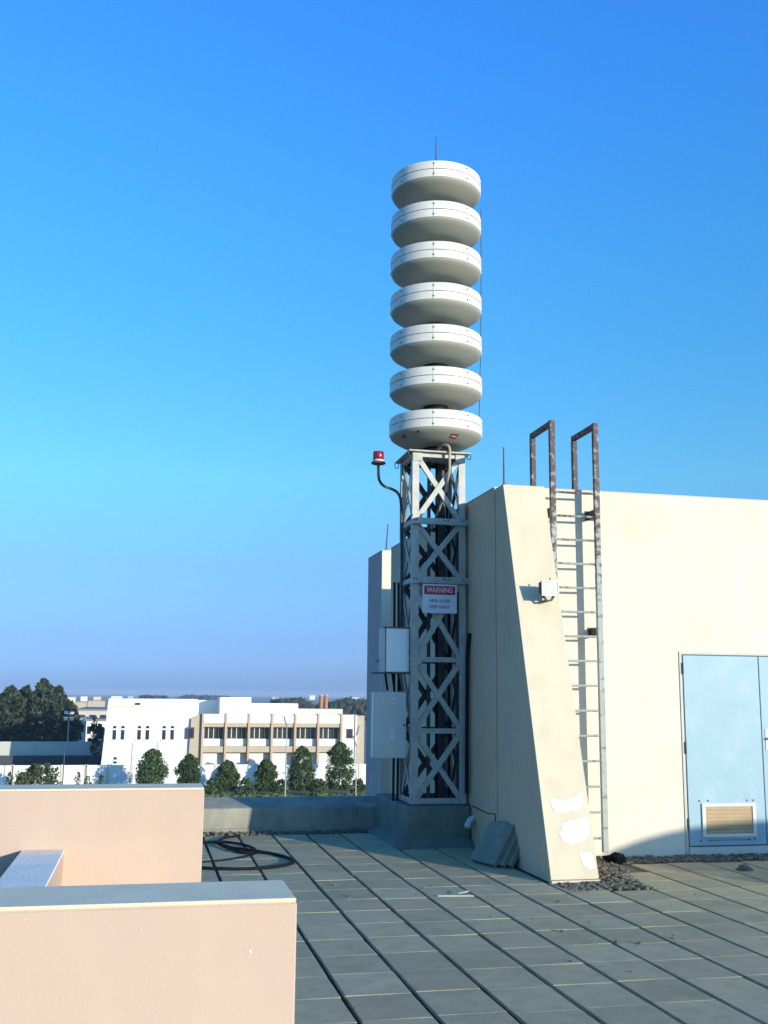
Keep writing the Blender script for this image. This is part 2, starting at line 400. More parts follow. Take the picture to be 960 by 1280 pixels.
# gravel beds round the foot of the fin, along the ladder wall and in the channel by the parapet
bed = MB()
for (x0, y0, x1, y1) in ((3.42, 8.74, 4.34, 10.44), (4.34, 9.45, 4.72, 10.44), (4.72, 10.0, 12.5, 10.44), (-6, 12.62, 2.74, 12.97)):
    bed.add([(x0, y0, -0.014), (x1, y0, -0.014), (x1, y1, -0.014), (x0, y1, -0.014)], [(0, 1, 2, 3)])
structure('gravel_bed', bed, 'gravel_bed', deck).pop('kind', None)
peb = MB()
def pebble(mb, x, y, z, r):
    bm = bmesh.new(); bmesh.ops.create_icosphere(bm, subdivisions=1, radius=1)
    sc = Vector((random.uniform(.7, 1.3), random.uniform(.7, 1.3), random.uniform(.5, .8)))*r
    rt = Matrix.Rotation(random.uniform(0, 6.28), 3, 'Z') @ Matrix.Rotation(random.uniform(-.4, .4), 3, 'X')
    vs = [rt @ Vector((v.co.x*sc.x, v.co.y*sc.y, v.co.z*sc.z))*random.uniform(.85, 1.15)+Vector((x, y, z)) for v in bm.verts]
    bm.verts.index_update()
    fs = [[v.index for v in f.verts] for f in bm.faces]; bm.free(); mb.add(vs, fs)
for (x0, y0, x1, y1, n) in ((3.58, 8.70, 4.33, 9.06, 520), (4.0, 9.06, 4.55, 10.42, 800), (4.55, 10.02, 7.6, 10.43, 1100), (0.2, 12.70, 2.74, 12.97, 500)):
    for _ in range(n):
        x = random.uniform(x0, x1); y = random.uniform(y0, y1)
        if x0 == 4.0 and (x-4.25) > (y-9.06)*0.30+.12: continue
        r = random.choice((.010, .013, .016, .02, .026))
        pebble(peb, x, y, -.010+r*.35, r)
for _ in range(26):                             # strays on the paving
    x = random.uniform(2.2, 5.6); y = random.uniform(6.0, 10)
    if x < .6*y: pebble(peb, x, y, .004, random.uniform(.006, .013))
for (px, py) in ((418, 1107), (436, 1121), (441, 1094), (698, 1128), (771, 1178), (800, 1180), (704, 1165)):
    p = on_floor(px, py); pebble(peb, p.x, p.y, .005, .017)
o = part('gravel', peb, 'gravel', deck, kind='stuff')

# far parapet of the roof
pp = thing('roof_parapet', (1.0, 13.0, 0), 'low weathered concrete parapet with sloping top along the far roof edge', 'parapet')
pb = MB(); pb.prism([(13.0, -0.2), (13.45, -0.2), (13.45, 0.345), (13.43, 0.355), (13.02, 0.272), (13.0, 0.262)], 0, -9, 3.55)
part('wall', pb, 'concrete', pp)
part('skirting', MB().prism([(12.975, -.02), (12.9995, -.02), (12.9995, .038), (12.988, .034)], 0, -9, 2.72), 'slab', pp)

# ---- peach walls at the left
ZT = 1.18
w1 = thing('terrace_wall', (-1.5, 2.4, 0), 'nearest peach wall with flat grey top at bottom left of the view', 'wall', 'peach walls dividing the terrace')
part('wall_body', MB().box((-4, 2.30, -.02), (0.333, 2.53, ZT-.008), .004), 'peach', w1)
part('coping', MB().box((-4, 2.302, ZT-.008), (0.331, 2.528, ZT), .002), 'coping', w1)
w2 = thing('terrace_wall', (-1.5, 5.1, 0), 'farther tall peach wall with thin grey top, crossing the left side behind the low pale-topped wall', 'wall', 'peach walls dividing the terrace')
part('wall_body', MB().box((-5, 5.0, -.02), (0.287, 5.25, ZT-.008), .004), 'peach', w2)
part('coping', MB().box((-5, 5.002, ZT-.008), (0.285, 5.248, ZT), .002), 'coping', w2)
w3 = thing('cross_wall', (-.4, 3.7, 0), 'lower short wall with bright pale top joining the two peach walls', 'wall')
part('wall_body', MB().box((-.487, 2.531, -.02), (-.313, 4.999, .912)), 'peach', w3)
part('coping', MB().box((-.490, 2.531, .912), (-.310, 4.999, .923), .002), 'pale_coping', w3)

for (px, py, rr) in ((313, 1189.5, .0036), (176, 1162, .0014), (355, 1150, .0012)):
    q = at(px, py, 2.2985); n_ = 9
    ring = [(q.x+rr*random.uniform(.7, 1.3)*cos(2*pi*k/n_), q.z+rr*random.uniform(.6, 1.2)*sin(2*pi*k/n_)) for k in range(n_)]
    part('paint_chip', MB().prism(ring, 1, 2.2982, 2.3005), 'whitewash', w1)
# ---- stair block with the sloping fin
blk = thing('stair_block', (5.5, 12.5, 0), 'cream plastered rooftop stair block with leaning buttress and blue door', 'building')
TOPZ = 3.80
FS = (10.25-9.07)/3.77
# the buttress: painted front strip set on a taupe-sided body
fb = MB(); fb.prism([(9.10, 0.0), (10.522, 0.0), (10.522, TOPZ-.012), (10.255, TOPZ-.015)], 0, 3.55, 3.99)
part('buttress', fb, 'side_paint', blk)
ff = MB()
def fin_y(z): return 9.07+FS*z
ff.prism([(fin_y(0.03), 0.03), (fin_y(0.03)+.03, .03), (fin_y(3.77)+.03, 3.786), (fin_y(3.77), 3.777)], 0, 3.546, 3.994)
part('buttress_face', ff, 'fin_paint', blk)
part('skirting', MB().box((3.541, 9.055, -.02), (4.001, 9.13, .022), .005), 'fin_paint', blk)
part('front_wall', MB().box((3.992, 10.45, -.03), (12.6, 10.70, TOPZ)), 'cream', blk)
part('joint_filler', MB().box((3.562, 10.5225, 0), (3.9, 10.5445, TOPZ-.03)), 'bitumen', blk)
part('side_wall', MB().box((3.55, 10.545, -.03), (3.80, 15.46, TOPZ+.004)), 'side_paint', blk)
part('back_wall', MB().box((3.801, 15.2, -.03), (12.6, 15.459, TOPZ)), 'side_paint', blk)
part('roof_slab', MB().box((3.801, 10.701, TOPZ-.25), (12.6, 15.199, TOPZ-.12)), 'coping', blk)
# top edge, rounded and a little lighter where the render is trowelled over
part('wall_cap', MB().box((3.545, 10.56, TOPZ+.004), (3.805, 15.465, TOPZ+.018), .004), 'fin_paint', blk)
part('wall_cap', MB().box((3.990, 10.444, TOPZ), (12.6, 10.705, TOPZ+.012), .004), 'cream', blk)
def irregular(px_pts, yfun, m, name):
    vs = []; cx = sum(p[0] for p in px_pts)/len(px_pts); cy = sum(p[1] for p in px_pts)/len(px_pts)
    pts = []
    n = len(px_pts)
    for i in range(n):
        a = px_pts[i]; b2 = px_pts[(i+1) % n]
        for t in (0, .2, .4, .6, .8):
            j = 0.4 if t == 0 else 1.15
            pts.append((a[0]+(b2[0]-a[0])*t+random.uniform(-j, j), a[1]+(b2[1]-a[1])*t+random.uniform(-j, j)))
    def solve(p):
        # pixel -> the sloping front face
        d = _f + _r*((p[0]-480)/FPX) - _u*((p[1]-640)/FPX); o = Vector((0, 0, EYE))
        t = (9.07+FS*o.z-o.y)/(d.y-FS*d.z); return o+d*t
    front = [solve(p)+Vector((0, -.004, 0)) for p in pts]; back = [v+Vector((0, .006, 0)) for v in front]
    N = len(pts); mb = MB()
    mb.add(front+back, [list(range(N)), list(range(N, 2*N))[::-1]]+[(i, (i+1) % N, (i+1) % N+N, i+N) for i in range(N)])
    return part(name, mb, m, blk)
irregular([(687, 1000), (692, 998), (700, 1001), (708, 999), (716, 997), (722, 992), (725, 989), (728, 994), (730, 1003), (726, 1011), (718, 1012), (710, 1015), (701, 1017), (692, 1014)], None, 'whitewash', 'plaster_patch')
irregular([(703, 1029), (710, 1026), (719, 1026), (727, 1022), (733, 1020), (735, 1028), (736, 1042), (731, 1051), (722, 1053), (714, 1056), (704, 1051), (699, 1043), (702, 1036)], None, 'whitewash', 'plaster_patch')
irregular([(722, 1067), (730, 1066), (738, 1066), (741, 1070), (743, 1083), (737, 1087), (730, 1083), (726, 1075)], None, 'whitewash', 'plaster_patch')

# the door: two leaves, a louvre low in the left one
DY = 10.45
fr = MB()
fr.box((5.575, DY-.012, -.02), (5.603, DY+.04, 2.10)); fr.box((7.42, DY-.012, -.02), (7.448, DY+.04, 2.10)); fr.box((5.603, DY-.012, 2.072), (7.42, DY+.04, 2.10))
part('door_frame', fr, 'door_frame', blk)
part('door_sill', MB().box((5.604, DY-.03, -.02), (7.419, DY-.002, .078), .004), 'door_frame', blk)
part('door_gap', MB().box((5.604, DY-.003, .079), (7.419, DY-.001, 2.071)), 'seam', blk)
dl = part('door', MB().box((5.612, DY-.022, .092), (6.503, DY-.0035, 2.060), .003), 'door', blk)
lf = MB()
x0, x1, z0, z1 = 5.757, 6.383, .176, .520
for (a, b2) in (((x0, z0), (x1, z0+.034)), ((x0, z1-.034), (x1, z1)), ((x0, z0+.034), (x0+.04, z1-.034)), ((x1-.04, z0+.034), (x1, z1-.034))):
    lf.box((a[0], DY-.042, a[1]), (b2[0], DY-.0225, b2[1]), .002)
part('louvre_frame', lf, 'white_metal', dl)
part('louvre', MB().box((x0+.04, DY-.0285, z0+.034), (x1-.04, DY-.0225, z1-.034)), 'louvre', dl)
for k in range(7):
    zz = z0+.05+k*.038
    sb = MB(); sb.bar((x0+.041, DY-.031, zz), (x1-.041, DY-.031, zz), .018, .002, (0, -.8, .6)); part('slat', sb, 'louvre', dl)
for xx in (x0-.02, x0+.08, x1-.09, x1-.02): 
    for zz in (z0-.03, z1+.025): part('screw', MB().box((xx-.009, DY-.028, zz-.008), (xx+.009, DY-.0225, zz+.008)), 'seam', dl)
part('drip_strip', MB().box((x0+.1, DY-.028, z0-.034), (x1-.06, DY-.0225, z0-.028)), 'seam', dl)
part('hinge', MB().tube([(5.607, DY-.024, 1.86), (5.607, DY-.024, 1.98)], .009), 'galv_dark', dl)
part('hinge', MB().tube([(5.607, DY-.024, 1.03), (5.607, DY-.024, 1.15)], .009), 'galv_dark', dl)
part('hinge', MB().tube([(5.607, DY-.024, .25), (5.607, DY-.024, .37)], .009), 'galv_dark', dl)
dr = part('door', MB().box((6.512, DY-.022, .092), (7.412, DY-.0035, 2.060), .003), 'door', blk)
part('handle_plate', MB().box((6.545, DY-.030, 1.06), (6.60, DY-.0225, 1.29), .002), 'white_metal', dr)
part('handle', MB().tube([(6.57, DY-.03, 1.19), (6.57, DY-.075, 1.19), (6.70, DY-.08, 1.19)], .011), 'white_metal', dr)

# stair tower farther back, only its corner shows
RBY = 17.7; fa = at(477, 688, RBY)
tb = thing('rear_block', (7.0, 21, GROUND), 'taller block behind the siren tower with narrow sunlit corner', 'building')
rb = MB(); rb.box((fa.x, RBY, GROUND), (12, RBY+1.12, fa.z-.01)); part('wall', rb, 'rear_paint', tb)
part('front_face', MB().box((fa.x, RBY-.05, GROUND), (12, RBY-.001, fa.z-.012)), 'cream', tb)  # sunlit face gets a lighter paint than the shaded wall
rb = MB(); rb.box((fa.x-.004, RBY-.06, fa.z-.01), (12, RBY+1.13, fa.z+.004)); part('coping', rb, 'fin_paint', tb)

# ================================================================== THINGS ON THE ROOF
# ---- ladder
LD = thing('wall_ladder', (4.34, 10.25, 0.08), 'tall steel access ladder with flaking grey paint and rusty hoop handrails fixed to cream wall', 'ladder')
LY = 10.25
for x, x2, tz in ((4.092, 4.092, 4.478), (4.585, 4.585, 4.478)):
    b = MB(); b.box((x-.031, LY-.022, .075), (x+.031, LY+.022, tz+.03), .006); part('rail', b, 'ladder', LD)
    b = MB(); b.box((x-.026, LY+.0225, tz-.03), (x+.026, LY+.60, tz+.027), .006); part('handrail', b, 'ladder', LD)
    b = MB(); b.box((x-.028, LY+.545, TOPZ-.12), (x+.028, LY+.601, tz-.0305), .006); part('handrail_post', b, 'ladder', LD)
for k in range(15):
    z = 3.735-k*.2515
    part('rung', MB().tube([(4.125, LY, z), (4.34, LY, z-.002), (4.552, LY, z)], .0125), 'ladder', LD)
for x, z in ((4.092, 3.53), (4.585, 3.53), (4.092, 1.02), (4.585, 2.28)):
    b = MB(); b.box((x-.012, LY+.0225, z-.045), (x+.012, 10.439, z+.045)); part('bracket', b, 'galv_dark', LD)
    part('bracket_foot', MB().box((x-.05, 10.440, z-.05), (x+.05, 10.4495, z+.05)), 'galv_dark', LD)

# ---- flood light on the buttress
FLT = thing('flood_light', (3.82, 9.86, 2.62), 'small square floodlight with grey glass fixed on the leaning cream buttress', 'floodlight')
b = MB()
cz = 2.655; yb = 9.74
b.prism([(yb-.06, cz-.075), (yb+.03, cz-.045), (yb+.03, cz+.055), (yb-.06, cz+.068)], 0, 3.735, 3.905)
part('housing', b, 'galv_dark', FLT)
b = MB()
for (xa, za, xb2, zb) in ((3.730, cz-.08, 3.910, cz-.066), (3.730, cz+.062, 3.910, cz+.076), (3.730, cz-.066, 3.744, cz+.062), (3.896, cz-.066, 3.910, cz+.062)):
    b.box((xa, yb-.072, za), (xb2, yb-.0605, zb))
part('front_frame', b, 'cabinet', FLT)
part('glass', MB().box((3.745, yb-.068, cz-.065), (3.895, yb-.0605, cz+.061)), 'lamp_glass', FLT)
b = MB(); b.bar((3.755, yb-.005, cz-.06), (3.80, yb-.005, cz-.115), .025, .006, (0, 1, 0)); b.bar((3.885, yb-.005, cz-.06), (3.85, yb-.005, cz-.115), .025, .006, (0, 1, 0))
b.box((3.79, yb-.02, cz-.122), (3.86, yb+.112, cz-.112)); part('bracket', b, 'galv_dark', FLT)
part('screw', MB().tube([(3.825, yb-.045, cz+.072), (3.825, yb-.045, cz+.098)], .007), 'galv_dark', FLT)

# ---- lightning rods on the blocks
r = thing('lightning_rod', (3.567, 10.28, 3.78), 'slender vertical lightning rod standing on the corner of the buttress top', 'lightning rod', 'lightning rods')
part('rod', MB().tube([(3.567, 10.29, 3.775), (3.567, 10.29, 4.19)], [.010, .007]), 'galv_dark', r)
part('clamp', MB().box((3.551, 10.272, 3.775), (3.583, 10.308, 3.80)), 'galv_dark', r)
p0 = at(482.5, 688, RBY+.2); p1 = at(485, 655, RBY+.2)
r = thing('lightning_rod', p0, 'thin slightly tilted rod on the sunlit corner of the rear block', 'lightning rod', 'lightning rods')
part('rod', MB().tube([p0+Vector((0, 0, -.02)), p1], [.014, .008]), 'galv_dark', r)
part('clamp', MB().box((p0.x-.025, p0.y-.025, fa.z+.004), (p0.x+.025, p0.y+.025, fa.z+.05)), 'galv_dark', r)

# ---- plinth
PL = thing('concrete_plinth', (3.17, 12.1, 0), 'dark rough mortar plinth under the lattice tower between parapet and wall', 'plinth')
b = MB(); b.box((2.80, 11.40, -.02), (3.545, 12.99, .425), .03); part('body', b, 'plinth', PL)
b = MB(); b.prism([(11.27, -.02), (11.399, -.02), (11.399, .085), (11.33, .03)], 0, 2.70, 3.545); 
b.prism([(2.66, -.02), (2.799, -.02), (2.799, .07), (2.72, .03)], 1, 11.27, 12.95); part('apron', b, 'plinth', PL)

# ---- lattice tower
TX0, TX1, TY0, TY1 = 2.885, 3.515, 11.50, 12.12
TC = ((TX0+TX1)/2, (TY0+TY1)/2)
TWR = thing('lattice_tower', (TC[0], TC[1], .425), 'square galvanised steel lattice tower with crossed braces carrying the siren', 'tower')
LV = [0.465, 1.222, 2.005, 2.90, 3.575, 4.36]
AW, AT = .078, .008
for (cx, sx_) in ((TX0, 1), (TX1, -1)):
    for (cy, sy_) in ((TY0, 1), (TY1, -1)):
        b = MB()
        b.box((cx, cy, .43), (cx+sx_*AW, cy+sy_*AT, 4.372)); b.box((cx, cy+sy_*AT, .43), (cx+sx_*AT, cy+sy_*AW, 4.372))
        part('leg', b, 'galv', TWR)
def face_pt(face, u, z, off):
    """u runs 0..1 along the face, off goes inwards"""
    if face == 0: return Vector((TX0+(TX1-TX0)*u, TY0+off, z))
    if face == 1: return Vector((TX0+(TX1-TX0)*u, TY1-off, z))
    if face == 2: return Vector((TX0+off, TY0+(TY1-TY0)*u, z))
    return Vector((TX1-off, TY0+(TY1-TY0)*u, z))
NORM = [(0, 1, 0), (0, -1, 0), (1, 0, 0), (-1, 0, 0)]
for f in range(4):
    for i, z in enumerate(LV):
        if f == 0 and i in (3, 4): continue
        b = MB(); h = .055 if 0 < i < 5 else .07
        a = face_pt(f, .13, z, .0125); c = face_pt(f, .87, z, .0125)
        b.bar(a, c, h, .006, NORM[f]); a2 = face_pt(f, .13, z-h/2+.003, .034); c2 = face_pt(f, .87, z-h/2+.003, .034)
        b.bar(a2, c2, .006, .036, NORM[f])
        part('strut', b, 'galv' if f in (0, 2) else 'galv_dark', TWR)  # rear and right struts darker: inner shade put into the steel colour
    for i in range(5):
        za, zb = LV[i]+.03, LV[i+1]-.03
        for q, (ua, ub) in enumerate(((.10, .90), (.90, .10))):
            b = MB(); off = .0165+.012*q if f in (0, 2) else .0165+.012*q
            b.bar(face_pt(f, ua, za, off), face_pt(f, ub, zb, off), .058, .006, NORM[f])
            # the standing leg of the angle
            a = face_pt(f, ua, za, off+.018); c = face_pt(f, ub, zb, off+.018)
            d = (c-a).normalized(); sd = d.cross(Vector(NORM[f])).normalized()*.026
            b.bar(a+sd, c+sd, .005, .03, NORM[f])
            part('brace', b, 'galv' if f in (0, 2) else 'galv_dark', TWR)  # darker braces on the rear and right paint in the tower's inner shade
# gussets at the corners of the front face and the two long bars that reach the wall
for z in (LV[1], LV[2], LV[3]+.02, LV[4]+.02, LV[5]-.03):
    for u in (.0, 1.0):
        b = MB(); xa = TX0+.0 if u == 0 else TX1-.12
        b.box((xa+.004, TY0-.006, z-.055), (xa+.116, TY0-.0005, z+.055)); part('gusset', b, 'galv', TWR)
for z in (LV[3], LV[4]):
    b = MB(); b.box((TX0-.01, TY0-.0145, z-.034), (3.549, TY0-.0065, z+.034)); b.box((TX0-.01, TY0-.05, z-.042), (3.549, TY0-.0065, z-.0345)); part('wall_tie', b, 'galv', TWR)
    b = MB(); b.box((3.535, TY0-.10, z-.10), (3.5495, TY0-.052, z+.10), .002); part('tie_plate', b, 'galv', TWR)
    b = MB()
    for xx in (TX0+.02, TX0+.05, TX0+.37, TX0+.42, TX1-.03): b.tube([(xx, TY0-.024, z+.01), (xx, TY0-.0147, z+.01)], .009, 6)
    part('bolt', b, 'galv_dark', TWR, kind='stuff')
# base frame and top plate
b = MB(); b.box((TX0-.04, TY0-.04, .426), (TX1+.03, TY0+.05, .440)); b.box((TX0-.04, TY1-.05, .426), (TX1+.03, TY1+.04, .440)); b.box((TX0-.04, TY0+.0505, .426), (TX0+.05, TY1-.0505, .440)); b.box((TX1-.05, TY0+.0505, .426), (TX1+.03, TY1-.0505, .440))
part('base_frame', b, 'galv_dark', TWR)
part('top_plate', MB().box((TX0-.055, TY0-.055, 4.374), (TX1+.055, TY1+.055, 4.392), .003), 'galv', TWR)
for (x, y) in ((TX0-.035, TY0-.035), (TX1+.035, TY0-.035), (TX0-.035, TY1+.03), (TX1+.035, TY1+.03)):
    pts = [(x-.022, y, 4.373), (x-.022, y, 4.33), (x-.012, y, 4.312), (x+.012, y, 4.312), (x+.022, y, 4.33), (x+.022, y, 4.373)]
    part('lifting_eye', MB().tube(pts, .005, 6), 'galv_dark', TWR)
part('conduit', MB().tube([(3.20, 11.95, .44), (3.20, 11.95, 4.37)], .022), 'galv_dark', TWR)
part('conduit', MB().tube([(3.31, 12.00, .44), (3.31, 12.00, 4.37)], .018), 'black', TWR)
part('shade_tray', MB().box((3.34, 12.035, .44), (3.42, 12.05, 4.36)), 'galv_dark', TWR)  # dark cable trays here and below, added to deepen the inner shade
part('shade_tray', MB().box((3.485, 11.66, .44), (3.497, 11.80, 3.5)), 'galv_dark', TWR)
part('conduit', MB().tube([(3.42, 11.86, .44), (3.42, 11.86, 3.2), (3.40, 11.9, 4.0)], .016), 'black', TWR)
# feeder cable down the wall side of the tower
b = MB(); pts = [at(588, 795, 11.9), at(583, 815, 11.75), at(580, 840, 11.62), at(582, 880, 11.6), at(583, 930, 11.6), at(582, 990, 11.6)]
pts = [Vector((3.522-.004*i, 11.44, p.z)) for i, p in enumerate(pts)]; pts[0].x = 3.532; pts[0].y = 11.40
o = part('feeder_cable', b.tube(catmull(pts, 5), .022), 'black', org=pts[-1]); tag(o, 'black feeder cable hanging between the lattice tower and taupe wall', 'cable')
# thin earth wire on the wall
pts = [at(592, 1007, 11.4), at(603, 1014, 11.0), at(613, 1017, 10.8), at(620, 1017, 10.6)]
pts = [Vector((3.545, p.y, p.z)) for p in pts] + [Vector((3.545, 10.56, .15))]
o = part('earth_wire', MB().tube(pts, .005, 6), 'black', org=pts[-1]); tag(o, 'thin dark wire sagging along the wall foot beside the plinth', 'wire')

# ---- siren
CX, CY = 3.245, 11.815
SR = thing('warning_siren', (CX, CY, 4.392), 'tall stack of seven white disc shaped siren horns on the lattice tower', 'siren')
ZB = [4.638+.5115*i for i in range(7)]
BH = .208; RD = .549
def ring_part(name, prof, m, parent, z): return part(name, MB().lathe(prof, (CX, CY, z), 64), m, parent)
bowl = [(.541, .0), (.541, -.010), (.530, -.028), (.490, -.056), (.424, -.092), (.360, -.120), (.300, -.134), (.20, -.141), (.145, -.143)]
for i, z in enumerate(ZB):
    h = part('horn', MB().lathe([(RD-.004, .0), (RD, .004), (RD, BH*.47-.003), (RD-.010, BH*.47), (RD-.010, BH*.47+.006)][:4], (CX, CY, z), 72), 'siren', SR)
    ring_part('rim', [(RD-.012, BH*.47+.002), (RD+.002, BH*.47+.006), (RD+.002, BH-.012), (RD-.012, BH)], 'siren', h, z)
    ring_part('seam', [(RD-.006, BH*.47-.004), (RD-.004, BH*.47+.008)], 'seam', h, z)
    ring_part('lid', [(RD-.012, BH), (.42, BH+.010), (.25, BH+.016), (.15, BH+.018)], 'siren', h, z)
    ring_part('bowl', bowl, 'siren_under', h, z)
    top = 4.392-z if i == 0 else -(.5115-BH-.017)
    ring_part('neck', [(.135, top), (.150, top+.02), (.150, -.140)], 'black', h, z)
    b = MB()
    for k in range(8):
        a = 2*pi*k/8 + radians(-108 + 12*sin(i*1.7)*.0)
        for zz in (.035, .165):
            c = Vector((CX+(RD+.003)*cos(a), CY+(RD+.003)*sin(a), z+zz)); t = Vector((-sin(a), cos(a), 0))*.008; u = Vector((0, 0, .008)); n = Vector((cos(a), sin(a), 0))*.006
            b.add([c-t-u, c+t-u, c+t+u, c-t+u, c-t-u+n, c+t-u+n, c+t+u+n, c-t+u+n], [(4, 5, 6, 7), (0, 1, 5, 4), (1, 2, 6, 5), (2, 3, 7, 6), (3, 0, 4, 7)])
    part('bolt', b, 'seam', h, kind='stuff')
    b = MB()                                     # lap joints of the rim
    for k in range(4):
        a = 2*pi*k/4 + radians(-108)
        c = Vector((CX+(RD+.0025)*cos(a), CY+(RD+.0025)*sin(a), z+BH*.5)); t = Vector((-sin(a), cos(a), 0))*.003; u = Vector((0, 0, BH*.47)); n = Vector((cos(a), sin(a), 0))*.003
        b.add([c-t-u+n, c+t-u+n, c+t+u+n, c-t+u+n, c-t-u-n, c+t-u-n, c+t+u-n, c-t+u-n], [(0, 1, 2, 3), (0, 1, 5, 4), (1, 2, 6, 5), (2, 3, 7, 6), (3, 0, 4, 7)])
    part('lap_joint', b, 'siren', h, kind='stuff')
def bowl_pt(a, r_, off=.004):
    for (r1, z1), (r2, z2) in zip(bowl, bowl[1:]):
        if r2 <= r_ <= r1:
            t = (r_-r1)/(r2-r1) if r1 != r2 else 0; zz = z1+(z2-z1)*t; return Vector((CX+r_*cos(a), CY+r_*sin(a), ZB[0]+zz-off))
    return Vector((CX, CY, 0))
def sticker(a, da, r1, r2, m, name='sticker'):
    b = MB(); n = 4; vs = []
    for i in range(n+1):
        for rr in (r1, r2): vs.append(bowl_pt(a-da+2*da*i/n, rr))
    b.add(vs, [(2*i, 2*i+1, 2*i+3, 2*i+2) for i in range(n)]); return part(name, b, m, SR)
sticker(radians(-77), .105, .415, .485, 'sticker_red'); sticker(radians(-77), .07, .44, .458, 'sign_pale', 'sticker_print')
sticker(radians(-155), .05, .465, .505, 'sticker_red'); sticker(radians(-128), .025, .50, .525, 'black')
part('lightning_rod', MB().tube([(CX, CY, ZB[6]+BH), (CX, CY, 8.52)], [.012, .006]), 'galv_dark', SR)
part('mast_foot', MB().lathe([(.20, 0), (.20, .03), (.145, .035)], (CX, CY, 4.392), 32), 'galv_dark', SR)
pts = [(CX+.50, CY-.36, ZB[5]+.9), (CX+.50, CY-.37, ZB[3]), (CX+.48, CY-.37, ZB[0]+BH)]
pts = [at(601, 262, CY-.05), at(601.5, 330, CY-.05), at(601, 430, CY-.05), at(599, 520, CY-.05)]
part('down_wire', MB().tube(pts, .0055, 6), 'galv_dark', SR)
p = [(CX+.02, CY-.30, 4.475), (CX+.05, CY-.37, 4.46), (CX+.055, CY-.375, 4.35), (CX+.06, CY-.30, 4.10), (CX+.05, CY-.1, 3.85), (3.21, 11.93, 3.5)]
cc = []
P_ = [Vector(q) for q in ([(CX-.03, CY-.14, 4.44)] + [(CX+.0, CY-.30, 4.475), (CX+.055, CY-.385, 4.44), (CX+.062, CY-.385, 4.30), (CX+.06, CY-.36, 4.12), (CX+.04, CY-.22, 3.90), (3.22, 11.9, 3.55)])]
o = part('siren_cable', MB().tube(catmull(P_), .016), 'cable', org=P_[-1]); tag(o, 'tan cable looping from under the lowest disc down into the tower', 'cable')

# ---- beacon on a gooseneck pipe
BY = 12.0
bp = at(473, 580, BY)
BC = thing('beacon_light', at(501, 800, BY), 'red warning beacon on a curved gooseneck pipe at left of the tower', 'beacon')
P_ = [at(473, 580, BY), at(473, 592, BY), at(474.5, 601, BY), at(480, 607.5, BY), at(489, 611, BY), at(496, 615, BY), at(500, 622, BY), at(501.5, 634, BY), at(502, 660, BY), at(502, 720, BY), at(501.5, 790, BY)]
part('pipe', MB().tube(catmull(P_, 5), .017), 'galv_dark', BC)
part('base', MB().lathe([(.082, 0), (.086, .006), (.086, .018), (.068, .022), (.068, .05), (.062, .052)], bp, 24), 'galv_dark', BC)
part('lens', MB().lathe([(.062, .052), (.066, .062), (.066, .13), (.062, .148), (.03, .156), (.0, .157)], bp, 24), 'red_lens', BC)
part('reflector', MB().lathe([(.0665, .024), (.0685, .03), (.0685, .046), (.0665, .05)], bp, 24), 'white_metal', BC)

# ---- cabinets
def cabinet(px0, py0, px1, py1, yf, depth, m, label, kind):
    a = at(px0, py1, yf); c = at(px1, py0, yf)
    t = thing('control_cabinet', (a.x, yf+depth, a.z), label, 'cabinet', 'grey cabinets on the tower')
    part('body', MB().box((a.x, yf+.012, a.z), (c.x, yf+depth, c.z), .004), m, t)
    d = part('door', MB().box((a.x+.004, yf, a.z+.004), (c.x-.004, yf+.0115, c.z-.004), .003), m, t)
    return t, d, a, c
t, d, a, c = cabinet(482.5, 785.5, 512, 840, 11.62, .20, 'cabinet_pale', 'upper smaller pale grey steel cabinet on left side of the tower', 0)
part('edge_strip', MB().box((a.x-.045, 11.63, a.z), (a.x-.012, 11.80, c.z)), 'cabinet', t)
part('hood', MB().box((a.x-.02, 11.612, c.z+.0005), (c.x+.012, 11.83, c.z+.012)), 'galv_dark', t)
part('shelf', MB().box((a.x-.13, 11.62, a.z-.016), (c.x+.0, 11.83, a.z-.0005)), 'galv_dark', t)
for xx in (a.x+.02, a.x+.10, a.x+.17):
    part('cable_tail', MB().tube(catmull([Vector((xx, 11.74, a.z-.016)), Vector((xx+.012, 11.74, a.z-.10)), Vector((xx+.03, 11.75, a.z-.2))]), .013), 'black', t)
t, d, a, c = cabinet(466.5, 865, 508.5, 948, 11.62, .18, 'cabinet', 'lower larger grey steel cabinet with hinged door on left side of the tower', 1)
part('hinge_strip', MB().box((a.x-.012, 11.625, a.z+.01), (a.x-.0005, 11.66, c.z-.01)), 'cabinet_pale', t)
for (px, py, w) in ((490, 912, .055), (490, 917, .055), (490, 922, .05), (491, 873, .045)):
    q = at(px, py, 11.62); part('label_plate', MB().box((q.x-w/2, 11.6175, q.z-.011), (q.x+w/2, 11.6195, q.z+.011)), 'sign_white', d)
part('lock', MB().tube([(c.x-.03, 11.62, (a.z+c.z)/2), (c.x-.03, 11.606, (a.z+c.z)/2)], .012), 'galv_dark', d)
# rails that carry the cabinets
for z in (a.z+.08, c.z-.08, c.z+.35):
    part('mounting_rail', MB().box((2.50, 11.825, z-.02), (2.884, 11.865, z+.02)), 'galv', TWR)
b = MB()
for xx, zz in ((2.78, 0), (2.83, .02)): b.tube([(xx, 11.9, .44), (xx+.005, 11.9, 1.2), (xx-.005, 11.9, 2.9)], .014)
o = part('cable_run', b, 'black', org=(2.8, 11.9, .44)); tag(o, 'pair of black cables running up behind the grey cabinets', 'cable')

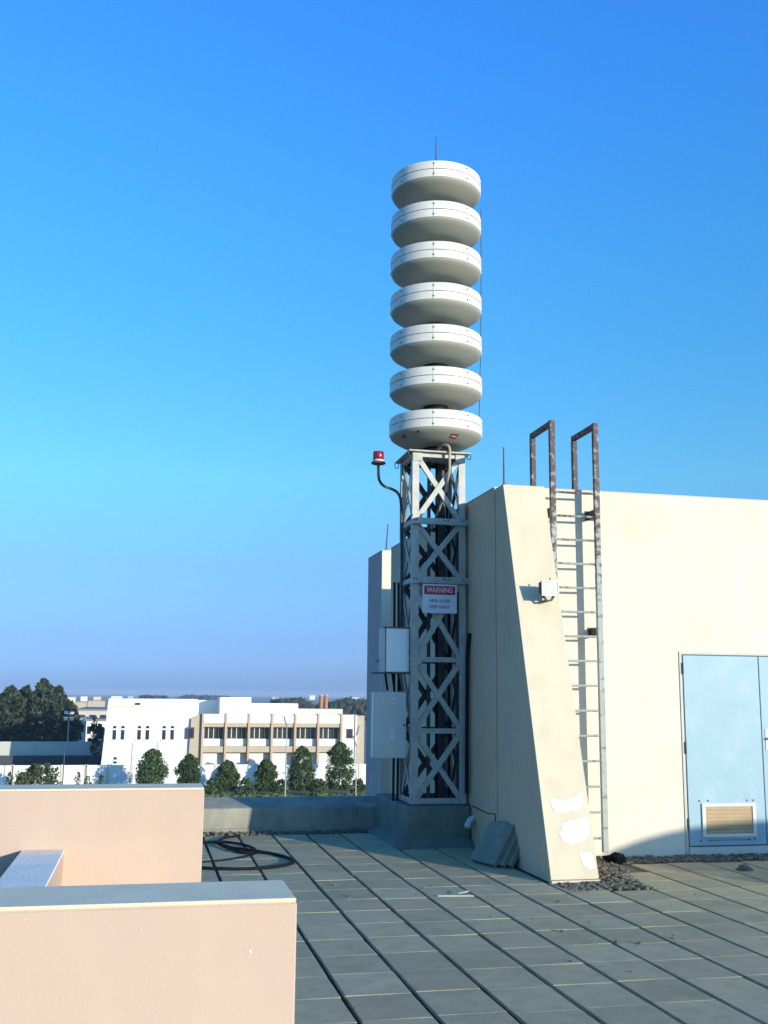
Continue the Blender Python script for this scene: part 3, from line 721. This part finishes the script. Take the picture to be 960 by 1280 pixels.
# ---- warning sign
q0 = at(528, 766, 11.46); q1 = at(571, 731, 11.46)
SG = thing('warning_sign', ((q0.x+q1.x)/2, 11.46, q0.z), 'red and white warning sign fastened to the front of the lattice tower', 'sign')
sp = part('sign_plate', MB().box((q0.x, 11.458, q0.z), (q1.x, 11.464, q1.z), .002), 'sign_white', SG)
W_ = q1.x-q0.x; H_ = q1.z-q0.z; mx_ = (q0.x+q1.x)/2
part('red_panel', MB().box((q0.x+.02, 11.4565, q1.z-.02-H_*.30), (q1.x-.02, 11.4579, q1.z-.02)), 'sign_red', SG)
text_mesh('lettering', 'WARNING', .085, (mx_, 11.4555, q1.z-.02-H_*.15), 'sign_pale', SG, .002, W_*.76)
text_mesh('lettering', 'HIGH NOISE', .05, (mx_, 11.4572, q0.z+H_*.42), 'sign_ink', SG, .001, W_*.60)
text_mesh('lettering', 'KEEP AWAY', .05, (mx_, 11.4572, q0.z+H_*.21), 'sign_ink', SG, .001, W_*.60)
part('fixing_strap', MB().box((q0.x+.03, 11.466, q1.z-.10), (q1.x-.03, 11.484, q1.z-.06)), 'galv_dark', SG)

# ---- leaning slabs, pipe stub, rags, hose, stick
def slab(bx, by, dx, ry, ang, label):
    t = MB().box((-.024, -.20, 0), (.024, .20, .44), .003)
    me = t.mesh('paving_slab', 'slab', (0, 0, 0))
    for v in me.vertices: v.co += Vector((noise.noise(v.co*9)*.002, noise.noise(v.co*7+Vector((3, 1, 2)))*.008, noise.noise(v.co*8)*.008))
    o = bpy.data.objects.new('paving_slab', me); COL.objects.link(o); o.location = (bx, by, .018)
    o.rotation_euler = (0, ang, ry); return tag(o, label, 'slab', 'paving slabs leaning by the wall')
slab(3.262, 10.14, 0, radians(17), radians(36), 'outermost grey paving slab leaning at the wall foot, broad face showing')
slab(3.338, 10.10, 0, radians(16), radians(35), 'middle grey paving slab, seen on edge, behind the outermost leaning slab')
slab(3.412, 10.07, 0, radians(14), radians(33), 'innermost grey paving slab leaning directly against the taupe wall')
q = at(598, 1029, 11.3)
P_ = [Vector((3.54, 11.32, q.z+.05)), Vector((3.50, 11.30, q.z+.035)), Vector((3.46, 11.26, q.z-.0)), Vector((3.445, 11.24, q.z-.04))]
o = part('pipe_stub', MB().tube(catmull(P_), .035, 12), 'pale_sheet', org=P_[0]); tag(o, 'short pale pipe stub between the plinth and the leaning slabs', 'pipe')

def lump(cx, cy, sx_, sy_, sz, m, name, label, cat, seed=1):
    bm = bmesh.new(); bmesh.ops.create_icosphere(bm, subdivisions=4, radius=1); b = MB(); vs = []
    for v in bm.verts:
        n = noise.noise(v.co*1.7+Vector((seed, 0, 0)))*.45+noise.noise(v.co*4.5+Vector((0, seed, 0)))*.22
        k = 1+n; z = max(0, v.co.z*k+.25)
        vs.append((cx+v.co.x*sx_*k, cy+v.co.y*sy_*k, -.005+z*sz))
    bm.verts.index_update()
    b.add(vs, [[v.index for v in f.verts] for f in bm.faces], True); bm.free()
    return tag(part(name, b, m, org=(cx, cy, 0)), label, cat)
lump(4.64, 10.14, .115, .11, .065, 'cloth', 'dark_cloth', 'crumpled black cloth lying in gravel at the ladder foot', 'cloth', 3)
q = on_floor(930, 1088); lump(q.x, q.y, .07, .05, .045, 'gravel', 'stone', 'small rough grey stone on the paving in front of the door', 'stone', 8)
q0 = on_floor(547, 1121); q1 = on_floor(592, 1121)
b = MB(); b.bar(q0+Vector((0, 0, .008)), q1+Vector((0, 0, .008)), .022, .006)
q2 = on_floor(580, 1119)
b.bar(q2+Vector((-.05, .0, .016)), q2+Vector((.04, .02, .03)), .03, .004)
o = part('pale_batten', b, 'pale_sheet', org=q0); tag(o, 'thin pale batten lying on the paving in the middle of the roof', 'stick')

hp = [(225, 1060), (250, 1053.5), (280, 1052.3), (305, 1056), (318, 1061), (317, 1065), (302, 1065.5), (284, 1060), (272, 1053.5), (280, 1047.5), (300, 1044.5)]
P_ = [on_floor(*p, z=.02) for p in hp]
HS = thing('rubber_hose', on_floor(320, 1064), 'black rubber hose lying in loose coils on the paving by the parapet', 'hose')
part('coil', MB().tube(catmull(P_, 6), .014, 8), 'black', HS)
hp = [(270, 1053), (290, 1059.5), (315, 1063), (345, 1068), (362, 1073), (367, 1077), (360, 1080.5), (342, 1083.5), (315, 1085.5), (285, 1086), (250, 1084.5), (225, 1080)]
part('coil', MB().tube(catmull([on_floor(*p, z=.016+.016*(i < 3)) for i, p in enumerate(hp)], 6), .016, 8), 'black', HS)
hp = [(326, 1063.5), (316, 1068), (300, 1072), (280, 1075), (250, 1077.5), (230, 1078)]
part('coil', MB().tube(catmull([on_floor(*p, z=.010) for p in hp], 6), .008, 8), 'black', HS)

# unseen dish added at the right, shaped to cast the wall's curved shadow
DL = 8.0
dc = Vector((5.98+DL*.614, 10.45-DL, 1.24))
DS = thing('shadow_dish', (dc.x, dc.y, 0), 'unseen dish on a short mast, added to cast the curved shadow on the door wall', 'dish')
b = MB(); n_r, n_a = 8, 40; vs = []; fs = []
tilt = Matrix.Rotation(radians(27), 3, Vector((SUN.y, -SUN.x, 0)).normalized())
for sgn in (0, 1):
    for i in range(n_r+1):
        rr = 1.36*i/n_r
        for k in range(n_a):
            a = 2*pi*k/n_a; v = Vector((rr*cos(a), rr*sin(a), .16*(rr/1.36)**2-.1-.012*sgn)); vs.append(tilt @ v + dc)
    o_ = sgn*(n_r+1)*n_a
    for i in range(n_r):
        for k in range(n_a):
            l = (k+1) % n_a; fs.append((o_+i*n_a+k, o_+i*n_a+l, o_+(i+1)*n_a+l, o_+(i+1)*n_a+k))
b.add(vs, fs, True); part('reflector', b, 'white_metal', DS)
part('shadow_mast', MB().tube([(dc.x, dc.y, -.02), (dc.x, dc.y, dc.z-.1)], .05), 'galv', DS)
part('shadow_foot', MB().lathe([(.3, -.02), (.3, .02), (.06, .03)], (dc.x, dc.y, 0), 20), 'galv', DS)
tip = dc + tilt @ Vector((0, 0, .30))
part('shadow_feed_arm', MB().tube([dc + tilt @ Vector((1.2, 0, .03)), tip, dc + tilt @ Vector((-1.2, 0, .03))], .015), 'galv', DS)
part('shadow_feed_horn', MB().lathe([(.05, -.1), (.07, 0), (.03, .05)], tip, 12), 'galv', DS)

# ================================================================== BEYOND THE ROOF
def foliage(mb, cx, cy, z0, z1, radius_fn, n, size, seed, clumps=14, hollow=.35, jitter=1.0):
    rng = random.Random(seed); H = z1-z0
    cl = []
    for _ in range(clumps):
        t = rng.random(); a = rng.uniform(0, 6.28); rr = radius_fn(t)*rng.uniform(.35, .95)
        cl.append((t, a, rr, rng.uniform(.18, .42)))
    for i in range(n):
        if rng.random() < .72:
            t, a, rr, cr = cl[rng.randrange(clumps)]
            R_ = cr*max(radius_fn(t), .25*radius_fn(.4))
            d = Vector((rng.gauss(0, 1), rng.gauss(0, 1), rng.gauss(0, 1))).normalized()*R_*rng.random()**.4
            c = Vector((cx+rr*cos(a), cy+rr*sin(a), z0+t*H))+d*Vector((1, 1, 1.2)).x
            c.z = min(max(c.z, z0), z1+.04*H*rng.random())
        else:
            t = rng.random()**.9; a = rng.uniform(0, 6.28); rr = radius_fn(t)*(hollow+(1-hollow)*rng.random()**.6)*rng.uniform(.8, 1.05)
            c = Vector((cx+rr*cos(a), cy+rr*sin(a), z0+t*H))
        u = Vector((rng.gauss(0, 1), rng.gauss(0, 1), rng.gauss(0, 1))).normalized()
        w = u.cross(Vector((rng.gauss(0, 1), rng.gauss(0, 1), rng.gauss(0, 1)))).normalized(); s = size*rng.uniform(.6, 1.4)
        mb.add([c-u*s, c+w*s*.5, c+u*s, c-w*s*.5], [(0, 1, 2, 3)])
def trunk_mb(x, y, z0, h, r, seed, limbs=5, spread=.5):
    rng = random.Random(seed); b = MB()
    b.tube([(x, y, z0-.1), (x+rng.uniform(-.05, .05)*h*.3, y, z0+h*.4), (x+rng.uniform(-.1, .1)*h*.3, y, z0+h)], [r, r*.75, r*.2], 6)
    for k in range(limbs):
        t = rng.uniform(.25, .8); a = rng.uniform(0, 6.28); L = h*spread*rng.uniform(.3, .6)*(1-t*.6)
        b.tube([(x, y, z0+h*t), (x+cos(a)*L*.6, y+sin(a)*L*.6, z0+h*t+L*.5), (x+cos(a)*L, y+sin(a)*L, z0+h*t+L*.9)], [r*.4, r*.25, r*.08], 5)
    return b
def conical(t): return (0.30+.9*min(t, .25)/.25*.8)*(1-t)**.62*1.02 if t > 0 else .3

def px_tree(name, px, py_top, D, wpx, label, group, shape, m, n, size, seed, trunk_frac=.12, clumps=16):
    p = at(px, py_top, D); base = Vector((p.x, D, GROUND)); H = p.z-GROUND
    rad = wpx/2*D/FPX
    t = thing(name, base, label, 'tree', group)
    part('trunk', trunk_mb(base.x, D, GROUND, H*.85, max(.05, H*.018), seed), 'bark', t)
    b = MB(); foliage(b, base.x, D, GROUND+H*trunk_frac, p.z, lambda q: rad*shape(q), n, size, seed, clumps)
    part('crown', b, m, t)
    return t
egg = lambda t: max(.10, (1-max(0, (t-.30)/.70)**2.2)**.52 if t > .30 else .80+.20*t/.30)
# the row of clipped ornamental trees before the boundary wall
rows = [(190, 937, 38, 'first ornamental tree from the left, in front of the white arched block'),
        (237, 943, 30, 'second ornamental tree from the left, below the small brown window'),
        (285, 951, 30, 'third ornamental tree from the left, smaller and open, before the second bay of the school'),
        (333, 949, 27, 'fourth ornamental tree from the left, slim, left of the plain street lamp'),
        (378, 933, 34, 'fifth ornamental tree from the left, tall, just right of the plain street lamp'),
        (425, 928, 38, 'largest rightmost ornamental tree, beside the twin street lamp')]
for i, (px, py, w, lb) in enumerate(rows):
    px_tree('ornamental_tree', px, py, 114+(i % 3)*.7, w, lb, 'ornamental trees along the boundary wall', egg, 'leaf', 7500, .125, 40+i, .03, 44)
for i, (px, py, w, lb) in enumerate(((12, 966, 9, 'tiny sapling at the far left end of the white boundary wall'),
                                     (97, 965, 11, 'little upright sapling right of the broad bush at the white wall'),
                                     (110, 970, 9, 'low thin sapling before the white wall, second right of the broad bush'),
                                     (127, 968, 8, 'small sapling before the white wall just left of the arched block'))):
    px_tree('sapling', px, py, 112, w, lb, 'saplings at the boundary wall', egg, 'leaf_light', 320, .14, 70+i, .05, 8)
def bush(px, py_top, wpx, D, label, seed, m='leaf_light', n=1800, group=None):
    p = at(px, py_top, D); rad = wpx/2*D/FPX; H = p.z-GROUND
    t = thing('bush', (p.x, D, GROUND), label, 'bush', group)
    b = MB(); foliage(b, p.x, D, GROUND, p.z, lambda q: rad*max(.2, sqrt(max(0, 1-q*q*.9))), n, .16, seed, 20)
    part('leaves', b, m, t)
    part('stem', trunk_mb(p.x, D, GROUND, H*.6, .04, seed, 7, 1.0), 'bark', t)
bush(50, 956, 58, 112, 'broad olive bush against the white boundary wall under the big trees', 90, n=2600)
bush(28, 966, 22, 111, 'small bush touching the left end of the broad olive bush', 91, n=800)
for i, (px, py, w, lb) in enumerate(((268, 972, 24, 'low shrub at the left end of the planting behind the parapet'), (308, 974, 26, 'low shrub under the third and fourth ornamental trees'),
                                     (352, 975, 24, 'low shrub at the foot of the plain street lamp'), (398, 974, 28, 'low shrub between the two largest ornamental trees'), (448, 973, 22, 'low shrub at the foot of the twin street lamp'))):
    bush(px, py, w, 108, lb, 95+i, 'leaf', 700, 'low shrubs behind the parapet')
b = MB(); rng = random.Random(5)
for _ in range(5200):
    x = rng.uniform(-30, 26); y = rng.uniform(96, 107); hgt = rng.uniform(.15, .75)*(.6+.4*noise.noise(Vector((x*.3, y*.3, 0))))
    a = rng.uniform(0, 3.14); w = rng.uniform(.15, .35)
    b.add([(x-w*cos(a), y-w*sin(a), GROUND), (x+w*cos(a), y+w*sin(a), GROUND), (x+w*.7*cos(a)+.1, y+w*.7*sin(a), GROUND+hgt), (x-w*.5*cos(a), y-w*.5*sin(a)+.1, GROUND+hgt*.9)], [(0, 1, 2, 3)])
o = part('ground_cover', b, 'leaf_light', kind='stuff'); o['label'] = 'dry green ground cover growing on the verge'; o['category'] = 'plants'

# the big dark trees at the left
for i, (px, py, w, D, lb) in enumerate(((-14, 862, 44, 170, 'dark bushy tree at the left frame edge, leftmost of the big clump'), (14, 858, 36, 163, 'second dark tree from the left in the big clump'),
                                        (33, 859, 32, 172, 'dark tree left of the highest treetop in the clump'), (56, 850, 34, 164, 'tallest dark tree with pointed top in the left clump'),
                                        (74, 858, 28, 171, 'dark tree right of the tallest one in the clump'), (89, 878, 24, 158, 'lower dark tree at right end of the clump behind floodlight pole'))):
    shp = lambda t: max(.15, (sin(pi*min(1, t*.9+.1))**.6))
    px_tree('dark_tree', px, py, D, w*1.15, lb, 'big dark trees beyond the grey wall', shp, 'leaf_dark', 4200, .36, 120+i, .12, 34)
px_tree('dark_tree', 124, 905, 150, 16, 'small dark tree close to the left corner of the white block', 'big dark trees beyond the grey wall', egg, 'leaf_dark', 900, .26, 140, .1, 12)
px_tree('dark_tree', 119, 895, 175, 14, 'little dark tree among pale houses left of the white block', 'big dark trees beyond the grey wall', egg, 'leaf_dark', 700, .26, 141, .1, 12)

# ---- boundary wall and grey compound wall
def wall_run(name, px0, px1, D, ztop, m, label, posts=None, pm=None, cap=None):
    a = at(px0, 960, D); c = at(px1, 960, D)
    t = thing(name, ((a.x+c.x)/2, D, GROUND), label, 'wall')
    part('wall_body', MB().box((a.x, D, GROUND-.1), (c.x, D+.2, ztop)), m, t)
    if posts:
        for px in posts:
            q = at(px, 960, D); part('pier', MB().box((q.x-.16, D-.08, GROUND-.1), (q.x+.16, D-.002, ztop+.06)), pm or m, t)
    if cap: part('coping', MB().box((a.x, D-.04, ztop), (c.x, D+.24, ztop+.06)), cap, t)
    return t
zt = at(200, 956, 121).z
wall_run('boundary_wall', -80, 640, 121, zt, 'school_white', 'long white boundary wall in front of the school', [-40, 16, 78, 108, 135, 165, 200, 245, 270, 320, 365, 412, 450, 490, 530, 570, 610], 'school_recess')
wall_run('compound_wall', -60, 150, 150, at(60, 927, 150).z, 'compound_wall', 'tall grey panelled compound wall with dark foot left of the school', [-20, 18, 40, 75, 95, 122], 'compound_wall')
a = at(-60, 950, 149.7); c = at(129, 950, 149.7)
t = thing('dark_strip', ((a.x+c.x)/2, 149, GROUND), 'low dark band running along the foot of the grey compound wall', 'wall')
part('wall_body', MB().box((a.x, 149.0, GROUND-.1), (c.x, 149.3, at(60, 944.5, 149).z)), 'foot_band', t)  # dark band along the foot of the compound wall

# ---- school
SCH = thing('school_building', (at(280, 960, 134).x, 134, GROUND), 'white two storey school with arched window block and row of brown ribbed bays', 'building')
BD = 128.4                       # plane of the ribs
RD_ = 130.0                      # recessed wall
def X(px, D): return at(px, 910, D).x
def Z(px, py, D): return at(px, py, D).z
# arched block
LY_ = 129.2
xl, xr = X(133.5, LY_), X(246, LY_); ztp = Z(180, 873.5, LY_)
b = MB(); b.prism([(xl-.55, GROUND-.1), (xr, GROUND-.1), (xr, ztp), (xl+.05, ztp)], 1, LY_, LY_+11)
part('wall', b, 'school_white', SCH)
zc = Z(180, 883, LY_)
part('cornice', MB().box((xl-.1, LY_-.10, zc-.08), (X(236, LY_), LY_-.002, zc+.05)), 'school_recess', SCH)
def arched_window(pxc, pyt, pyb, wpx, D):
    xc = X(pxc, D); w = wpx/2*D/FPX*1.05; zt_ = Z(pxc, pyt, D); zb_ = Z(pxc, pyb, D)
    poly = [(xc-w, zb_), (xc+w, zb_)]
    for k in range(7): a = pi*k/6; poly.append((xc+w*cos(a), zt_-w+w*sin(a)))
    f = part('window', MB().prism(poly, 1, D-.05, D-.002), 'glass', SCH)
    zm = zt_-w*1.9
    part('transom', MB().box((xc-w-.05, D-.12, zm-.12), (xc+w+.05, D-.051, zm+.06)), 'school_white', f)
    part('sill', MB().box((xc-w-.12, D-.2, zb_-.12), (xc+w+.12, D-.051, zb_)), 'school_white', f)
for px in (143.4, 153.7, 174.3, 184.6, 205.3, 215.6): arched_window(px, 907, 924.5, 3.9, LY_)
arched_window(146, 946, 954.5, 3.9, LY_)
for px in (167, 198):
    x = X(px, LY_); part('downpipe', MB().tube([(x, LY_-.08, Z(px, 928, LY_)), (x, LY_-.08, GROUND)], .06, 6), 'school_recess', SCH)
xw0, xw1 = X(234.6, 128.7), X(243, 128.7)
f = part('window', MB().box((xw0, 128.62, Z(238, 923, 128.7)), (xw1, 129.198, Z(238, 909, 128.7))), 'brown_frame', SCH)
part('pane', MB().box((xw0+.1, 128.60, Z(238, 922, 128.7)), (xw1-.1, 128.619, Z(238, 910.5, 128.7))), 'glass', f)
# tan buttress between the block and the bays
b = MB(); b.prism([(X(236.3, 128.9), GROUND-.1), (X(253.6, 128.9), GROUND-.1), (X(253.6, 128.9), Z(253, 891.5, 128.9)), (X(238.6, 128.9), Z(238, 898, 128.9))], 1, 128.75, 129.19); part('buttress', b, 'school_beam', SCH)
# bays
zr = Z(340, 893, BD)             # roof line
bx = [X(253.5+28.9*i, BD) for i in range(7)]
xe = X(446, BD)
part('rear_wall', MB().box((bx[0]-.1, RD_, GROUND-.1), (xe, RD_+9, zr-.3)), 'school_recess', SCH)
zA, zB, zC, zD, zE, zF = [Z(340, y, BD) for y in (904, 909, 923.5, 933, 940.5, 956)]
part('parapet', MB().box((bx[0]+.10, BD+.05, zA), (bx[6]-.10, RD_-.002, zr)), 'school_white', SCH)
part('beam', MB().box((bx[0]+.10, BD+.12, zB), (bx[6]-.10, RD_-.002, zA-.002)), 'school_beam', SCH)
part('beam', MB().box((bx[0]+.10, BD+.12, zE), (bx[6]-.10, RD_-.002, zD)), 'school_beam', SCH)
for x in bx: part('rib', MB().box((x-.13, BD-.10, GROUND-.1), (x+.13, RD_+.3, zr+.06)), 'school_tan', SCH)
part('end_wall', MB().box((bx[6]+.132, BD, GROUND-.1), (xe, RD_-.002, zr)), 'school_white', SCH)
for i in range(6):
    xa, xb_ = bx[i]+.16, bx[i+1]-.16
    w = part('window', MB().box((xa, RD_-.34, Z(340, 922.5, RD_)), (xb_, RD_-.32, zB-.002)), 'glass', SCH)
    for k in range(5):
        xx = xa+(xb_-xa)*k/4; xx = min(max(xx, xa+.05), xb_-.05)
        part('mullion', MB().box((xx-.05, RD_-.42, Z(340, 922.5, RD_)), (xx+.05, RD_-.341, zB-.002)), 'school_recess', w)
    part('sill_panel', MB().box((xa-.02, RD_-.9, zD+.002), (xb_+.02, RD_-.6, Z(340, 923.5, RD_-.8)), .05), 'school_white', SCH)
    part('lower_panel', MB().box((xa-.02, RD_-.5, GROUND-.1), (xb_+.02, RD_-.3, zE-.15)), 'school_white', SCH)
x0, x1 = X(433, BD), X(441, BD)
f = part('window', MB().box((x0, BD-.06, Z(437, 923, BD)), (x1, BD-.002, Z(437, 911, BD))), 'brown_frame', SCH)
part('pane', MB().box((x0+.08, BD-.09, Z(437, 922.3, BD)), (x1-.08, BD-.061, Z(437, 911.7, BD))), 'glass', f)
part('downpipe', MB().tube([(xe-.2, BD-.1, zr), (xe-.2, BD-.1, GROUND)], .09, 6), 'school_recess', SCH)
part('end_block', MB().box((xe+.02, BD+.3, GROUND-.1), (X(456, BD), RD_+6, zr-.1)), 'school_beam', SCH)
# roof rooms
for (p0, p1, yt, D, m) in ((229, 273, 875, 141, 'school_white'), (274, 295, 871.5, 137, 'school_white'), (295.2, 313, 871.5, 137.2, 'school_white'), (313, 372, 879, 140, 'school_white'), (372, 428, 886, 142, 'school_recess'), (164, 229, 873.2, 144, 'school_white'), (137, 150, 870.5, 141, 'school_white')):
    part('roof_room', MB().box((X(p0, D), D, zr-1.0 if p0 > 228 else ztp-.1), (X(p1, D), D+6, Z(p0, yt, D))), m, SCH)
x = X(171, 143.7); part('roof_vent', MB().box((X(168, 129), 129.0, Z(170, 881, 129)), (X(174, 129), 129.19, Z(170, 878.5, 129))), 'glass', SCH)
x0 = X(231, LY_); part('roof_door', MB().box((X(229.5, 140.9), 140.7, Z(231, 889, 140.9)), (X(232, 140.9), 140.98, Z(231, 879, 140.9))), 'roof_grey', SCH)

# ---- street lamps and poles
def lamp(px, py_top, py_base_D, D, label, heads):
    p = at(px, py_top, D); t = thing('street_lamp', (p.x, D, GROUND), label, 'street lamp', 'street lamps behind the parapet')
    part('pole', MB().tube([(p.x, D, GROUND-.05), (p.x, D, p.z)], [.065, .04], 8), 'pole', t)
    for (dx, dz, L) in heads:
        b = MB(); b.bar((p.x, D, p.z+dz), (p.x+dx*L, D-.5, p.z+dz+L*.9), .22, .12, (0, -.6, 1)); part('lamp_head', b, 'pole', t)
lamp(358.5, 908, 0, 100, 'plain grey street lamp with one tilted head before the middle bays', [(-.35, .0, 1.0)])
lamp(445.5, 932, 0, 100, 'street lamp with two stacked tilted heads near the building corner', [(-.45, .0, .95), (.12, 1.0, .9)])
p = at(86, 901, 156); t = thing('floodlight_pole', (p.x, 156, GROUND), 'floodlight pole with four pale lamps beside the big dark trees', 'floodlight pole')
part('pole', MB().tube([(p.x, 156, GROUND), (p.x, 156, p.z)], [.14, .09], 8), 'pole', t)
for dx in (-.38, .38):
    for dz in (.1, .95): part('lamp', MB().box((p.x+dx-.28, 155.6, p.z+dz), (p.x+dx+.28, 155.85, p.z+dz+.42)), 'white_metal', t)
part('crossbar', MB().box((p.x-.7, 155.86, p.z-.02), (p.x+.7, 155.95, p.z+.06)), 'pole', t)
for i, (px, pt, D, lb) in enumerate(((81, 935, 110, 'thin dark post standing before the grey compound wall'), (16, 958, 109, 'short thin post at the left end of the white wall'), (108, 957, 109, 'short thin post before white wall near the saplings'))):
    p = at(px, pt, D); t = thing('thin_post', (p.x, D, GROUND), lb, 'post', 'thin posts along the white wall')
    part('shaft', MB().tube([(p.x, D, GROUND), (p.x, D, p.z)], .05, 6), 'galv_dark', t)
    part('cap', MB().box((p.x-.08, D-.08, p.z), (p.x+.08, D+.08, p.z+.06)), 'galv_dark', t)
t = thing('wire_fence', (at(350, 985, 96).x, 96, GROUND), 'wire fence with thin grey posts in the planting beyond the parapet', 'fence')
xs = [X(250+11*k, 96) for k in range(20)]
for x in xs: part('post', MB().tube([(x, 96, GROUND), (x, 96, GROUND+1.1)], .035, 5), 'galv_dark', t)
for z in (.35, .7, 1.05): part('wire', MB().tube([(xs[0], 96, GROUND+z), (xs[-1], 96, GROUND+z)], .012, 4), 'galv_dark', t)

# ---- far houses, tanks and woods
def house(px0, px1, pyt, D, label, m='far_wall', roof='roof_grey', depth=10, nwin=3):
    a = at(px0, pyt, D); c = at(px1, pyt, D); t = thing('house', ((a.x+c.x)/2, D, GROUND), label, 'house', 'far houses on the plain')
    part('wall', MB().box((a.x, D, GROUND-.1), (c.x, D+depth, a.z)), m, t)
    part('roof', MB().box((a.x-.3, D-.3, a.z+.002), (c.x+.3, D+depth+.3, a.z+.25)), roof, t)
    for k in range(nwin if D < 300 else 0):
        x = a.x+(c.x-a.x)*(k+.5)/nwin; w = min(.7, (c.x-a.x)/nwin*.3)
        part('window', MB().box((x-w, D-.08, a.z-2.2), (x+w, D-.002, a.z-.9)), 'glass', t)
house(96, 136, 888, 235, 'long pale house with grey roof between the big trees and the white block', depth=40)
house(99, 107, 899, 196, 'small white house beside the right end of the dark trees', 'school_white', nwin=1)
house(108, 116, 901, 190, 'small white flat house just left of the white block', 'school_white', nwin=1)
house(122, 133, 901, 172, 'white house tucked behind the left corner of the school', 'school_white', nwin=1)
house(95, 108, 877.5, 420, 'low tan distant house above the right end of the dark trees', 'school_beam')
house(110, 131, 876, 480, 'wide tan distant house left of the white block roof', 'school_beam')
house(85, 94, 871.2, 700, 'tiny distant pale house on the horizon beside the treetops', nwin=2)
house(101, 109, 870.6, 900, 'tiny distant whitish house on the horizon, left of two', 'school_white', nwin=2)
house(117, 126, 870.8, 860, 'tiny distant grey house on the horizon, right of two', nwin=2)
house(387, 394, 869.3, 2300, 'tiny white building on the horizon left of the brown tanks', 'school_white', nwin=2)
rng = random.Random(3)
lbs = ['far pale house on the plain beyond the school, left part', 'far pale house on the plain beyond the school, middle part', 'far pale house on the plain beyond the school, near the brown tanks', 'far low house on the plain right of the brown tanks']
for k, (px, py) in enumerate(((160, 868.8), (262, 869.2), (340, 869.6), (440, 870.3))):
    house(px, px+rng.uniform(6, 11), py+1.3, 2100+90*k, lbs[k], nwin=2)
for i, (px, lb) in enumerate(((401.6, 'left one of two orange brown tanks behind the school roof'), (407.6, 'right one of two orange brown tanks behind the school roof'))):
    D = 210; p = at(px, 868.5, D); r_ = 2.6*D/FPX
    t = thing('storage_tank', (p.x, D, GROUND), lb, 'tank', 'orange brown tanks')
    part('shell', MB().lathe([(r_, GROUND), (r_, p.z-.2)], (p.x, D, 0), 20), 'silo', t)
    part('cap', MB().lathe([(r_*1.03, p.z-.2), (r_*1.03, p.z), (r_*.4, p.z+.1)], (p.x, D, 0), 20), 'school_beam', t)
def woods(name, px0, px1, pyt, D, depth, n, size, seed, label):
    rng = random.Random(seed); a = at(px0, pyt, D); c = at(px1, pyt, D); b = MB(); H = a.z-GROUND
    for _ in range(n):
        x = rng.uniform(a.x, c.x); y = D+rng.uniform(0, depth)
        top = H*(.78+.30*noise.noise(Vector((x*.05, y*.02, seed)))+.10*noise.noise(Vector((x*.25, 0, seed))))
        edge = min(1, (x-a.x)/(.12*(c.x-a.x)+.1), (c.x-x)/(.12*(c.x-a.x)+.1)); top *= .45+.55*sqrt(max(0, edge))
        z = GROUND+top*rng.random()**.7; u = Vector((rng.gauss(0, 1), rng.gauss(0, 1)*.4, rng.gauss(0, 1))).normalized(); w = Vector((u.z, .3*rng.gauss(0, 1), -u.x)).normalized(); s = size*rng.uniform(.6, 1.4)
        cpt = Vector((x, y, z)); b.add([cpt-u*s, cpt+w*s*.6, cpt+u*s, cpt-w*s*.6], [(0, 1, 2, 3)])
    o = part(name, b, 'leaf_far', kind='stuff'); o['label'] = label; o['category'] = 'woods'; return o
woods('far_woods', 358, 396, 869.0, 420, 60, 2600, 1.1, 1, 'dark wooded clump beyond the school roof left of the tanks')
woods('far_woods', 412, 600, 869.2, 430, 60, 9000, 1.1, 2, 'dark wooded clump beyond the school roof right of the tanks')
woods('far_woods', 172, 214, 867.4, 800, 60, 1500, 1.5, 3, 'thin dark line of trees on the plain above the arched block')
woods('far_woods', 224, 300, 868.6, 1300, 80, 1500, 2.0, 4, 'faint line of trees on the plain behind the roof rooms')

# ------------------------------------------------------------------ haze over the plain
hz = bpy.data.materials.new('haze'); hz.use_nodes = True
n = hz.node_tree; n.nodes.clear()
pv = n.nodes.new('ShaderNodeVolumePrincipled'); mo = n.nodes.new('ShaderNodeOutputMaterial')
pv.inputs['Color'].default_value = (0.66, 0.82, 1.0, 1); pv.inputs['Density'].default_value = 0.00022; pv.inputs['Anisotropy'].default_value = 0.0
n.links.new(pv.outputs[0], mo.inputs['Volume']); M['haze'] = hz
part('haze', MB().box((-6200, -6200, GROUND-1), (6200, 6200, 14)), 'haze', kind='stuff')
